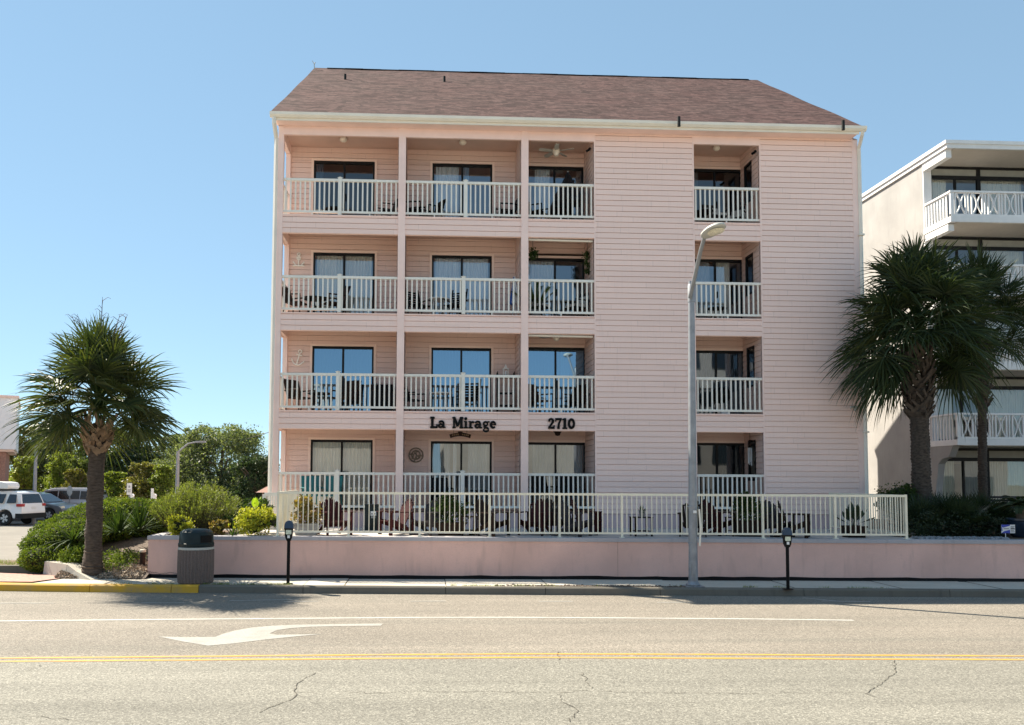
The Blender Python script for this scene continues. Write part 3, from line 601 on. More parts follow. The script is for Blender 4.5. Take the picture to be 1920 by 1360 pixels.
def lettering(text, px0, px1, pytop, pybase, name):
    a = at(px0, pybase, YF-.04); b = at(px1, pybase, YF-.04); h = at(px0, pytop, YF).z - a.z
    tot = sum(GL[c][0] for c in text); k = (b.x-a.x)/tot; x = a.x; z0 = a.z; sl_ = (b.z-a.z)/(b.x-a.x)
    lo = None
    for c in text:
        w_, strokes = GL[c]; mb = MB(); e = 0
        for st in strokes:
            e += 1; y1 = YF-.028-.0015*e-.03
            for q0, q1 in zip(st, st[1:]):
                d = V((q1[0]-q0[0], (q1[1]-q0[1]), 0)); d = d.normalized() if d.length else V((1, 0, 0)); nx, nz = -d.y, d.x
                e += .02
                P = lambda q, s_, dd: (x+k*(q[0]+nx*q[2]/2*s_+d.x*dd), z0+h*(q[1]+nz*q[2]/2*s_+d.y*dd))
                poly = [P(q0, -1, -.02), P(q1, -1, .02), P(q1, 1, .02), P(q0, 1, -.02)]
                mb.prism(poly, YF-.02, y1-.0002*e)
        x += k*w_
        if strokes: part('letter', mb, K['black'])
lettering('La Mirage', 806, 931, 782, 803, 'name')
lettering('2710', 1027, 1079, 784, 804.5, 'number')

# ------------------------------------------------------------------ retaining wall, terrace, fence
ZW = at(960, 1008, wall_y(0)+.0).z
wl = gp(273, 1085, .15).x; WR = 26.0
rw = thing('retaining_wall', 'long low pink stucco retaining wall with grey coping along the pavement', 'wall', (4, wall_y(4), .15))
def wallrun(mb, x0, x1, ya, yb, z0, z1, n=14):
    xs = [x0+(x1-x0)*k/n for k in range(n+1)]
    sec = [[(x, wall_y(x)+ya, z0), (x, wall_y(x)+ya, z1), (x, wall_y(x)+yb, z1), (x, wall_y(x)+yb, z0)] for x in xs]
    for a, b in zip(sec, sec[1:]):
        for k in range(4): mb.face([a[k], b[k], b[(k+1) % 4], a[(k+1) % 4]])
    mb.face(sec[0][::-1]); mb.face(sec[-1])
mb = MB(); wallrun(mb, wl, WR, 0, .22, .235, ZW-.09); part('wall_face', mb, K['wall'], rw)
mb = MB(); wallrun(mb, wl-.02, WR, -.03, .30, ZW-.089, ZW); part('coping', mb, K['cope'], rw)
mb = MB(); n = 70; xs = [wl+.05+(WR-wl)*k/n for k in range(n+1)]
rr_ = [(x, random.uniform(-.012, .016)) for x in xs]
strip(mb, [(x, wall_y(x)-.006, .238+e) for x, e in rr_], [(x, wall_y(x)-.03+e, .14) for x, e in rr_]); part('base_strip', mb, K['black'], rw)  # irregular black strip along the foot of the wall
mb = MB()
for px in (1157,): x = at(px, 1040, 20.5).x; mb.box(x-.002, wall_y(x)-.004, .24, x+.002, wall_y(x)+.003, ZW-.095)
part('wall_joint', mb, K['crack'], rw)
mb = MB(); rc = random.Random(3); pc = [at(px, py, wall_y(-6)) for px, py in ((274, 1071), (300, 1076), (322, 1074), (352, 1080))]
for a, b in zip(pc, pc[1:]):
    for k in range(8): p = a.lerp(b, k/8); q = a.lerp(b, (k+1)/8); mb.bar((p.x, wall_y(p.x), p.z+rc.uniform(-.012, .012)), (q.x, wall_y(q.x), q.z+rc.uniform(-.012, .012)), .008, .012, V((0, 1, 0)))
part('wall_crack', mb, K['crack'], rw)
mb = MB(); mb.box(wl+.0, wall_y(wl)+.221, .2, wl+.22, 24.4, ZW-.09); part('wall_face', mb, K['wall'], rw)
mb = MB(); mb.box(wl-.03, wall_y(wl)+.301, ZW-.089, wl+.25, 24.4, ZW); part('coping', mb, K['cope'], rw)
def yt(x): return wall_y(x)+.29
mb = MB(); strip(mb, [(x, 24.99, ZW-.015) for x in (-4.9, 0, 5, 10, 13.6)], [(x, yt(x), ZW-.015) for x in (-4.9, 0, 5, 10, 13.6)]); struct('terrace', mb, K['deck'])
def fence_y(x): return wall_y(x)+.20
fx = [at(px, 960, fence_y(0)).x for px in (521, 654, 787, 918, 1049, 1166, 1297, 1430, 1566, 1699)]
fx = [at(px, 960, fence_y(f)).x for px, f in zip((521, 654, 787, 918, 1049, 1166, 1297, 1430, 1566, 1699), fx)]
ZF = at(960, 924.5, fence_y(1)).z
fen = thing('terrace_fence', 'cream metal baluster fence around the street terrace on top of the pink wall', 'fence', (4, fence_y(4), ZW))
def fence_run(p, q, n, post_end=True):
    p, q = V(p), V(q); mb = MB(); z0, z1 = ZW+.085, ZF
    for zz, h in ((z1-.025, .055), (z0+.02, .045)): mb.bar(p+V((0, 0, zz-p.z)), q+V((0, 0, zz-q.z)), .045, h)
    for k in range(1, n+1):
        c = p.lerp(q, k/(n+1)); mb.cbox((c.x, c.y, (z0+z1)/2), (.021, .021, z1-z0-.05))
    part('panel', mb, K['fence'], fen)
def fence_post(p):
    mb = MB(); mb.cbox((p[0], p[1], (ZW+ZF)/2+.004), (.052, .052, ZF-ZW+.012)); mb.cbox((p[0], p[1], ZW+.008), (.11, .11, .014)); part('post', mb, K['fence'], fen)
PP = [(x, fence_y(x), ZW) for x in fx]
for a, b in zip(PP, PP[1:]): fence_run(a, b, int(round((b[0]-a[0])/.121))-1)
for p in PP: fence_post(p)
lp = (PP[0][0]-.0, 23.4, ZW); fence_run(PP[0], (PP[0][0], 22.3, ZW), 11); fence_post((PP[0][0], 22.3, ZW)); fence_run((PP[0][0], 22.3, ZW), (PP[0][0], 24.2, ZW), 13)
e = PP[-1]; fence_run(e, (e[0], 22.2, ZW), 15); fence_post((e[0], 22.2, ZW)); fence_run((e[0], 22.2, ZW), (e[0], 24.2, ZW), 16); fence_post((e[0], 24.2, ZW))
# small white ramp railing at the building's left end
t = thing('ramp_railing', 'short white slatted railing at left corner of the pink building', 'railing', (-4.6, 24.4, ZW))
q0, q1 = at(496, 927, 24.0), at(519, 927, 24.0); mb = MB(); mb.bar(q0, q1, .05, .09); mb.bar(q0-V((0, 0, .95)), q1-V((0, 0, .95)), .05, .06)
for k in range(5): c = q0.lerp(q1, (k+.5)/5); mb.cbox((c.x, c.y, c.z-.49), (.045, .04, .9))
part('panel', mb, K['rail'], t); mb = MB(); mb.cbox((q0.x, q0.y, q0.z-.6), (.1, .1, 1.2)); part('post', mb, K['rail'], t)
# planting beds (soil)
mb = MB(); strip(mb, [(x, 24.9, ZW-.1) for x in (wl+.2, -5.5, -4.7)], [(x, wall_y(x)+.25, ZW-.04) for x in (wl+.2, -5.5, -4.7)]); struct('planting_bed', mb, K['soil'])
mb = MB(); strip(mb, [(x, 30.6, ZW) for x in (13.6, 16, 20, 25.9)], [(x, wall_y(x)+.25, ZW-.02) for x in (13.6, 16, 20, 25.9)]); struct('planting_bed', mb, K['soil'])
def bed_z(x, y):
    f = min(1, max(0, (y-20.6)/3.2)); g = min(1, max(0, (x+9.9)/1.2)); return .17 + .75*(f**.8)*g
mb = MB(); nx, ny = 14, 12
for i in range(nx):
    for j in range(ny):
        q = []
        for a, b in ((i, j), (i+1, j), (i+1, j+1), (i, j+1)):
            x = -10.4+(wl+.05+10.4)*a/nx; y0 = 20.55 if x > -7.9 else 20.75+(-7.9-x)*.75; y = y0+(25.5-y0)*b/ny; q.append((x, y, bed_z(x, y)))
        mb.face(q)
struct('planting_bed', mb, K['mulch'])

# ------------------------------------------------------------------ white hotel on the right
YN, YG = 31.4, 33.2
hx = at(1737, 600, YG).x; hx0 = at(1777, 400, YN).x
HX1 = 46.0
htl = thing('hotel_building', 'white four storey hotel with patterned white balconies right of the pink building', 'building', (30, 33, 0))
zRt = at(1772, 262, YN).z; nf = []
for py in (357, 494, 632, 774): nf.append(at(1790, py, YN).z-1.07)
nf_top, = [zRt]
ztop = zRt
mb = MB(); mb.box(hx, YG, .9, hx+.3, 62, ztop-.3); mb.box(hx+.3, 61.7, .9, HX1, 62, ztop-.3); part('wall', mb, K['offwhite'], htl)
mb = MB(); mb.box(HX1, YG, .9, HX1+.3, 62, ztop-.3); part('wall', mb, K['offwhite'], htl)
mb = MB(); mb.box(hx-.08, YN+.05, ztop-.299, HX1+.4, 62.2, ztop-.14); mb.box(hx-.14, YN, ztop-.139, HX1+.46, 62.3, ztop); part('roof_slab', mb, K['hoteltrim'], htl)
for a in (hx, HX1-14, HX1):  # end beams below slabs
    mb = MB(); mb.box(a-.02, YN+.22, ztop-.62, a+.22, YG-.02, ztop-.30); part('beam', mb, K['hoteltrim'], htl)
for i, z in enumerate(nf):
    mb = MB(); mb.box(hx-.02, YN, z-.16, HX1, YG-.01, z+.06); part('balcony_slab', mb, K['hoteltrim'], htl)
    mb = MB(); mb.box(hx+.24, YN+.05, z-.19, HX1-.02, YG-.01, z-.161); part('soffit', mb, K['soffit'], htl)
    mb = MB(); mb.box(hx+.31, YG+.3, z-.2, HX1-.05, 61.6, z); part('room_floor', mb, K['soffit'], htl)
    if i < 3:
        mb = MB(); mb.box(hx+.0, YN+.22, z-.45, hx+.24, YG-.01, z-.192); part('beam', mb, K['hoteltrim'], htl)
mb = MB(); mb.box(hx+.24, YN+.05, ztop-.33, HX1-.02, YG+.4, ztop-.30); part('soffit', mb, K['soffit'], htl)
# flared fin under the lowest balcony
z = nf[3]; zg = 1.1; fin = [(YG+.05, zg)] + [(YN+1.5-.02*k, zg+.3+k*.32) for k in range(4)] + [(YN+1.25, z-.85), (YN+1.0, z-.66), (YN+.6, z-.60), (YN+.45, z-.4), (YN+.3, z-.161), (YG+.05, z-.161)]
mb = MB(); mb.prism(fin, hx-.005, hx+.26, 'x'); part('fin_wall', mb, K['offwhite'], htl)
# side return pier of each storey
for z0, z1 in zip([1.0]+nf[::-1], nf[::-1]+[ztop-.35]):
    mb = MB(); mb.box(hx+.0, YG-.06, z0+.07, hx+.33, YG-.001, z1-.2); part('pier', mb, K['hoteltrim'], htl)
# glazing by storey
def hotel_glazing(z0, z1, base):
    x = hx+.34; k = 0; wd = 2.05
    H_ = z1-z0
    while x < HX1-2:
        x1 = x+wd*(1 if k else 1.0)
        mb = MB(); f = .075; y = YG+.05
        for a in (x, x1-f): mb.box(a, y, z0, a+f, y+.1, z1)
        zt = z1-.52
        for zz, h in ((z1-.10, .10), (zt, .14), (z0, .09)): mb.box(x+f, y+.002, zz, x1-f, y+.1, zz+h)
        xm = x+wd*.5
        if k % 2 == 0: mb.box(xm, y+.003, z0+.091, xm+f, y+.09, zt-.001)
        fr = part('window', mb, K['dark'], htl)
        mb = MB(); mb.box(x+f, y+.04, zt+.141, x1-f, y+.06, z1-.101); mb.build('transom_panel', K['panel'], fr)
        mb = MB(); mb.face([(x+f, y+.05, z0+.09), (x1-f, y+.05, z0+.09), (x1-f, y+.05, zt), (x+f, y+.05, zt)]); mb.build('pane', G['hotel'], fr)
        if x < 27:
            if k % 2 == 0: curtain(x+f, x+wd*.42, z0+.05, zt+.05, y+.3, C['cream'], fr)
            else: curtain(x+f, x1-f, z0+.05, zt+.05, y+.3, C['cream'], fr)
            if base and k % 2 == 0: curtain(xm+.1, x1-f, z0+.05, zt+.05, y+.3, C['grey'], fr)
        k += 1; x = x1+.002
hotel_glazing(nf[0]+.07, ztop-.34, False)
for i in (1, 2, 3): hotel_glazing(nf[i]+.07, nf[i-1]-.2, False)
hotel_glazing(1.05, nf[3]-.2, True)
# patterned balustrades
def hotel_rail(z):
    mb = MB(); zt = z+1.07; y = YN+.06; x0 = hx+.0; xe = 29.0
    mb.box(x0-.03, y-.07, zt-.075, HX1, y+.07, zt); mb.box(x0-.02, YN+.14, zt-.074, x0+.11, YG-.08, zt-.001); mb.box(x0, y-.04, z+.065, HX1, y+.04, z+.16)
    mb.box(x0, y-.05, z+.061, x0+.13, y+.05, zt-.076)
    o = part('balustrade', mb, K['hoteltrim'], htl); mb = MB(); za, zb = z+.161, zt-.076; H_ = zb-za
    for k in range(8): mb.box(x0+.03, YN+.32+k*.19, z+.062, x0+.07, YN+.40+k*.19, zt-.076)
    mb.build('side_slats', K['hoteltrim'], o); mb = MB(); x = x0+.18; k = 0
    while x < xe:
        for a in (0, .42): mb.box(x+a, y-.03, za, x+a+.055, y+.03, zb)
        mb.box(x+.535, y-.03, za, x+.575, y+.03, zb)
        for s, xc in ((1, x+.06), (-1, x+.415)):       # two bowed slats ) (
            P = [V((xc+s*.155*math.sin(PI*f/10), y+s*.004, za+H_*f/10)) for f in range(11)]
            for p, q in zip(P, P[1:]): mb.bar(p, q, .04, .05, V((0, 1, 0)))
        x += .66
    mb.build('pattern', K['hoteltrim'], o)
for z in nf: hotel_rail(z)
# ------------------------------------------------------------------ building at the far left edge
cb = at(31, 800, 50); lb = thing('corner_building', 'white fronted building with brick base at far left edge of the view', 'building', (cb.x, 50, 0))
z0, z1 = at(31, 843, 50).z, at(31, 747, 50).z; MC = Matrix.Translation((cb.x, 50, 0)) @ Matrix.Rotation(R(24), 4, 'Z')
mb = MB(); mb.box(-16, 0, z0, 0, 9, z1, MC); part('upper_wall', mb, K['white'], lb)
mb = MB(); mb.box(-16.1, -.1, z1+.002, .08, 9.1, z1+.14, MC); part('cornice', mb, K['trim'], lb)
mb = MB(); mb.box(-15.6, .4, 0, -.5, 8.8, z0-.13, MC); part('brick_wall', mb, K['brickw'], lb)
mb = MB(); mb.box(-15.8, .2, z0-.129, -.1, 8.9, z0-.002, MC); part('soffit', mb, K['trim'], lb)
mb = MB(); mb.box(-1.3, .30, 2.9, -.85, .39, 3.7, MC); part('meter_box', mb, K['brown'], lb)
# shed roof seen behind the terrace corner
q = at(495, 918, 40); t = thing('shed', 'small brown garden shed with pale roof behind the yellow shrubs', 'shed', (q.x+1, 40, 0))
mb = MB(); mb.box(q.x-.1, 40, 0, q.x+2.2, 42, q.z-.1); part('wall', mb, K['bark'], t)
mb = MB(); mb.prism([(q.x-.35, q.z-.14), (q.x+.25, q.z+.18), (q.x+2.0, q.z+.18), (q.x+2.5, q.z-.14)], 39.8, 42.2); part('roof', mb, K['trim'], t)
# buildings across the street, behind the viewpoint: what the windows reflect
op = thing('cream_hotel', 'tall cream hotel across the street seen only in window reflections', 'building', (28, -30, 0))
mb = MB(); mb.box(20, -46, 0, 36, -26, 19); part('wall', mb, K['offwhite'], op)
for i in range(6):
    for k in range(5):
        mb = MB(); mb.box(21+k*3.1, -25.99, 1.2+i*3, 22.8+k*3.1, -25.9, 2.9+i*3); part('window', mb, K['glassd'], op)
for nm, lab_, x0, x1, h, m_ in (('low_shop', 'low white shop block across the street seen only in window reflections', -18, 1, 6.2, 'offwhite'), ('grey_shop', 'grey shop block across the street seen only in window reflections', 2, 19, 7.6, 'soffit'), ('brick_block', 'brick block across the street seen only in window reflections', -42, -19, 8.5, 'brickw'), ('beige_block', 'long beige block across the street seen only in window reflections', 37, 66, 9.5, 'offwhite')):
    op = thing(nm, lab_, 'building', ((x0+x1)/2, -35, 0)); mb = MB(); mb.box(x0, -44, 0, x1, -27, h); part('wall', mb, K[m_], op)
    mb = MB(); mb.box(x0-.2, -44, h+.002, x1+.2, -26.6, h+.4); part('parapet', mb, K['hoteltrim'], op)
    for k in range(int((x1-x0)/4.6)): mb = MB(); mb.box(x0+1+k*4.6, -26.99, .4, x0+4.2+k*4.6, -26.9, 3.2); part('window', mb, K['glassd'], op)
# ------------------------------------------------------------------ vegetation
def leaf_mesh(name, P, size, m_, parent=None, aspect=.5, up=None, jitter=.35):
    """P (n,3) leaf centres -> one folded diamond leaf each"""
    n = len(P); P = np.asarray(P, float)
    d = RNG.normal(size=(n, 3))
    if up is not None: d = d*jitter + up
    d /= np.linalg.norm(d, axis=1, keepdims=True)
    a = RNG.normal(size=(n, 3)); s = np.cross(d, a); s /= np.linalg.norm(s, axis=1, keepdims=True); nn = np.cross(d, s)
    L = size*RNG.uniform(.6, 1.25, (n, 1))
    vv = np.stack([P-d*L*.5, P+s*L*aspect*.5+nn*L*.10, P+d*L*.5, P-s*L*aspect*.5+nn*L*.10], 1).reshape(-1, 3)
    me = bpy.data.meshes.new(name)
    if parent is not None:
        M = np.array(wm(parent).inverted()); vv = vv @ M[:3, :3].T + M[:3, 3]
    me.vertices.add(4*n); me.vertices.foreach_set('co', vv.ravel())
    me.loops.add(4*n); me.loops.foreach_set('vertex_index', np.arange(4*n, dtype=np.int32))
    me.polygons.add(n); me.polygons.foreach_set('loop_start', np.arange(0, 4*n, 4, dtype=np.int32)); me.polygons.foreach_set('loop_total', np.full(n, 4, dtype=np.int32))
    me.materials.append(m_); me.update(calc_edges=True); me.validate()
    o = bpy.data.objects.new(name, me); COL.objects.link(o)
    if parent is not None: o.parent = parent
    return o
def blob_points(blobs, n, clump=.16, per=26, shell=.55, zmin=-9):
    """clumped points in a union of ellipsoids (cx,cy,cz,rx,ry,rz)"""
    B = np.array(blobs, float); vol = (B[:, 3]*B[:, 4]*B[:, 5])**(2/3); vol /= vol.sum(); out = []
    nc = max(1, n//per); idx = RNG.choice(len(B), nc, p=vol)
    d = RNG.normal(size=(nc, 3)); d /= np.linalg.norm(d, axis=1, keepdims=True)
    rad = shell+(1-shell)*RNG.random((nc, 1))**.6; c = B[idx, :3]+d*rad*B[idx, 3:]
    s = clump*B[idx, 3:].mean(1)[:, None, None]*RNG.uniform(.6, 1.3, (nc, 1, 1))
    pts = (c[:, None, :]+RNG.normal(size=(nc, per, 3))*s*np.array([1, 1, .7])).reshape(-1, 3)
    return pts[pts[:, 2] > zmin]
def tree(label, px, pytop, wpx, Y, m_, n, size, name='tree', group='trees behind the parking lot', crowns=9, low=.12):
    c = at(px, 900, Y); top = at(px, pytop, Y).z; rw_ = wpx*Y/FPX/2
    t = thing(name, label, 'tree', (c.x, Y, 0), 0, group)
    mb = MB(); th = top*.45; mb.tube([(c.x, Y, -.2), (c.x+.1, Y, th*.5), (c.x-.1, Y, th), (c.x+.1, Y, top*.75)], [.05*top, .04*top, .03*top, .012*top], 8)
    for k in range(6):
        a = k*1.05+random.random(); e = V((c.x+math.cos(a)*rw_*.65, Y+math.sin(a)*rw_*.65, top*random.uniform(.55, .85)))
        s = V((c.x, Y, th*random.uniform(.6, 1.0))); mb.tube([s, s.lerp(e, .5)+V((0, 0, .1*top)), e], [.022*top, .014*top, .005*top], 6)
    part('trunk', mb, K['bark'], t, smooth=True)
    bl = []; zc = top*(.45 if low > 0 else .40)
    for k in range(crowns*2):
        u = random.random(); z = top*(low+.12)+(top*.86-top*(low+.12))*u; prof = math.sqrt(max(.05, 1-((z-zc)/(top-zc))**2)) if z > zc else 1
        a = random.random()*2*PI; rr2 = rw_*prof*random.uniform(.35, .80); r0 = rw_*random.uniform(.20, .34); r0 = min(r0, max(.3, (top-z)*.95))
        bl.append((c.x+math.cos(a)*rr2, Y+math.sin(a)*rr2, z, r0, r0, r0*.8))
    for k in range(5):
        a = k*1.3; r0 = rw_*random.uniform(.22, .32); bl.append((c.x+math.cos(a)*rw_*.33, Y+math.sin(a)*rw_*.33, top-r0*.75, r0, r0, r0*.75))
    bl.append((c.x, Y, top*.5, rw_*.7, rw_*.7, top*.38))
    leaf_mesh('crown', blob_points(bl, int(n*1.75), .17, 26, .45, .12), size*.68, m_, t, .55); return t
tree('broad grey-green oak tree between the far lamp post and the pink building', 415, 798, 250, 62, K['oak'], 26000, .26, 'oak_tree', crowns=13)
tree('dark rounded evergreen tree just right of the tall palm trunk', 240, 806, 140, 66, K['treed'], 14000, .28, 'evergreen_tree')
tree('grey-green oak tree filling the gap between the dark evergreen and the broad oak', 318, 814, 130, 70, K['oak'], 10000, .28, 'oak_tree')
tree('tall loose grey-green tree behind the small lamp post at left', 95, 792, 130, 74, K['oak'], 13000, .30, 'oak_tree')
tree('olive topped tree at far left above the white roof box', 35, 800, 80, 72, K['olive'], 8000, .30, 'leafy_tree')
tree('pale green tree directly behind the tall palm trunk', 165, 822, 95, 72, K['treeg'], 9000, .28, 'leafy_tree')
tree('low bright green tree right of the brick corner building', 46, 856, 62, 60, K['lime'], 6500, .24, 'leafy_tree', low=0)
tree('low yellow-green tree behind the grey car', 112, 850, 66, 62, K['lime'], 6500, .24, 'leafy_tree', low=0)
tree('brownish green low tree just left of the tall palm trunk', 140, 880, 60, 59, K['olive'], 5500, .24, 'leafy_tree', low=0)
tree('yellow-green low tree behind the small white road signs', 215, 884, 70, 60, K['lime'], 6000, .24, 'leafy_tree', low=0)
tree('brownish low tree behind the narrow sign', 268, 868, 85, 58, K['olive'], 7500, .24, 'leafy_tree', low=0)
tree('bright low tree left of the far lamp post', 306, 872, 60, 57, K['lime'], 5500, .22, 'leafy_tree', low=0)
tree('dark low tree behind the yellow shrubs beside the building corner', 478, 858, 110, 58, K['treed'], 9000, .24, 'evergreen_tree', low=0)
bl = []
for k in range(26): bl.append((-62+k*3.4, 88+random.uniform(-3, 3), 2, 3, 3, random.uniform(2.2, 3.2)))
tag(leaf_mesh('treeline', blob_points(bl, 30000, .2, 30, .4, 0), .45, K['treed']), kind='stuff')

def palm(name, label, loc, h, r_tr, nl, R_, m_, seed, elev=(80, -55), boots=46, lean=(0, 0), blade=.8, drop=.45, bootm='boot', flower=0, boot_len=.5, czoff=.4, gap=-8):
    rnd = random.Random(seed); t = thing(name, label, 'palm tree', loc, 0, 'sabal palms'); bx_, by_, bz_ = loc
    mb = MB(); n = 46; prof = []
    for k in range(n+1):
        f = k/n; r0 = r_tr*(1.28-.30*min(1, f*5)) if f < .2 else r_tr*(.98-.08*f)
        for s in (0, 1): prof.append((r0*(1+(.06 if s else -.02)+rnd.uniform(-.02, .02)), h*(f+(.6 if s else 0)/n)))
    n0 = len(mb.v); mb.lathe(prof, (bx_, by_, bz_), 18, lambda a, z: 1+.05*math.sin(a*5+z*9)+.03*math.sin(a*11-z*23))
    mb.v = [(x+lean[0]*((z-bz_)/h)**1.6, y+lean[1]*((z-bz_)/h)**1.6, z) for x, y, z in mb.v]
    part('trunk', mb, K['trunk' if bootm == 'boot' else 'trunkd'], t, smooth=True, ang=60)
    top = V((bx_+lean[0], by_+lean[1], bz_+h)); mb = MB()
    for k in range(boots):       # criss-cross stubs of old leaf bases
        a = k*2.39996; f = k/boots; z = -boot_len*.55+f*boot_len*1.35; rr2 = r_tr*(.95+(.55*f if bootm == 'boot' else .22*math.sin(PI*min(1, f*.9+.05))))
        base = top+V((math.cos(a)*rr2, math.sin(a)*rr2, z)); tw = .9*(1 if k % 2 else -1)
        tw *= rnd.uniform(.3, 1.25); a += rnd.uniform(-.25, .25); base = base+V((0, 0, rnd.uniform(-.08, .08))); bw = rnd.uniform(.75, 1.35)
        tip = base+V((math.cos(a)*.13-math.sin(a)*tw*.16, math.sin(a)*.13+math.cos(a)*tw*.16, (.14+.14*f)*rnd.uniform(.6, 1.3)))
        root_ = base-V((math.cos(a)*.04-math.sin(a)*tw*.09, math.sin(a)*.04+math.cos(a)*tw*.09, .12))
        mb.bar(root_, base+V((math.cos(a)*.05, math.sin(a)*.05, 0)), .12*bw, .035, V((math.cos(a), math.sin(a), .2))); mb.bar(base+V((math.cos(a)*.05, math.sin(a)*.05, 0)), tip, .075*bw, .03, V((math.cos(a), math.sin(a), .2)))
    part('leaf_bases', mb, K[bootm], t)
    c0 = top+V((0, 0, czoff)); vv = []; ff = []; st = MB()
    for k in range(nl):
        f = (k+.5)/nl; el = R(elev[0]+(elev[1]-elev[0])*f**.9+rnd.uniform(-9, 9)); a = k*2.39996+rnd.uniform(-.25, .25)
        hd = V((math.cos(a), math.sin(a), 0)); d0 = (hd*math.cos(el)+V((0, 0, math.sin(el)))).normalized(); pl = R_*.50*rnd.uniform(.72, 1.12)
        if el < R(gap) and -math.sin(a) > .62: continue
        s0 = c0+V((0, 0, -.45*f*czoff)); sag = -.10*math.cos(el)*pl
        p1 = s0+d0*pl*.5+V((0, 0, .03)); p2 = s0+d0*pl+V((0, 0, sag))
        st.tube([s0, p1, p2], [.022, .016, .011], 5, False)
        d = (p2-p1).normalized(); sd = d.cross(V((0, 0, 1)));
        sd = sd.normalized() if sd.length > .1 else V((-math.sin(a), math.cos(a), 0)); roll = rnd.uniform(-.9, .9); up_ = sd.cross(d); sd = (sd*math.cos(roll)+up_*math.sin(roll)).normalized(); up_ = sd.cross(d).normalized()
        nlf = 36; bl_ = R_*blade*.54*rnd.uniform(.85, 1.15); old = f
        for j in range(nlf):
            ph = R(-122+244*j/(nlf-1)); L = bl_*(.68+.32*math.cos(ph*.72))*rnd.uniform(.9, 1.06)
            hub = p2+d*(.16*bl_*max(0, math.cos(ph)))
            ld = (d*math.cos(ph)+sd*math.sin(ph)+up_*(.34*abs(math.sin(ph))-.05)).normalized()
            wv = ld.cross(up_); wv = wv.normalized() if wv.length > .01 else sd
            wv = (wv*.8+up_*.6*(1 if j % 2 else -1)).normalized()
            n0 = len(vv); dr = drop*rnd.uniform(.6, 1.5)*(.7+.6*old); w0 = .043*R_/2.0
            for g, ww in ((0, .35), (.35, 1.0), (.62, .72), (.84, .36), (1.0, .04)):
                q = hub+ld*(L*g)+V((0, 0, -dr*L*g**2.4))-ld*(dr*.25*L*g**3)
                vv.append(q+wv*w0*ww*.5); vv.append(q-wv*w0*ww*.5)
            for g in range(4): ff.append((n0+2*g, n0+2*g+1, n0+2*g+3, n0+2*g+2))
    mb = MB(); mb.raw(vv, ff); part('crown', mb, m_, t); part('leaf_stalks', st, K['green'], t)
    for k in range(flower):
        a = [2.4, 1.6, .9, .6, 2.9][k % 5]; P = [c0+V((math.cos(a)*.55*s*R_*.62, .1*math.sin(k*2)*s, R_*(1.12 if k == 1 else .92)*s-.12*s*s)) for s in (0, .4, .75, 1.0, 1.14)]
        mb = MB(); mb.tube(P, [.02, .017, .013, .009, .004], 5)
        for s in range(16):
            q = P[1].lerp(P[2], s/8) if s < 8 else P[2].lerp(P[4], (s-8)/8); aa = rnd.random()*6.28; mb.tube([q, q+V((math.cos(aa)*.13, math.sin(aa)*.05, .09)), q+V((math.cos(aa)*.2, math.sin(aa)*.1, .06))], [.007, .005, .003], 4)
        part('flower_stalk', mb, K['twig'], t)
    return t
p = gp(173, 1082, .18); tz = at(172, 822, p.y).z; palm('palm_tree', 'palm with ringed trunk and dry flower stalks at the street corner bed', (p.x, p.y, .17), tz-.17, .195, 76, 1.98, K['palm'], 3, flower=5, lean=(.02, 0), blade=.95, boot_len=.50, boots=50, gap=-14, elev=(86, -27), drop=.24, czoff=at(170, 738, p.y).z-tz)
yb = 23.2; p = at(1729, 945, yb); tp = at(1722, 728, yb); palm('palm_tree', 'large dense palm with shaggy crown in front of the white hotel', (p.x, yb, ZW-.05), tp.z-ZW+.05, .25, 104, 2.30, K['palmd'], 5, elev=(86, -42), lean=(tp.x-p.x, 0), blade=1.0, drop=.34, bootm='bootd', boot_len=1.4, boots=110, czoff=at(1722, 585, yb).z-tp.z)
yb = 26.6; p = at(1843, 950, yb); tp = at(1846, 705, yb); palm('palm_tree', 'slender palm partly hidden behind the large shaggy palm', (p.x, yb, ZW-.05), tp.z-ZW+.05, .135, 76, 1.95, K['palmd'], 8, elev=(86, -42), lean=(tp.x-p.x, .1), blade=1.0, drop=.24, bootm='bootd', boot_len=1.6, boots=70, czoff=at(1848, 565, yb).z-tp.z)

def shrub(name, label, blobs, n, size, m_, cat='shrub', group=None, **kw):
    up = kw.pop('up', None); asp = kw.pop('aspect', .5); jit = kw.pop('jitter', .35)
    o = leaf_mesh(name, blob_points(blobs, n, **kw), size, m_, None, asp, up, jit); return tag(o, label, cat, group)
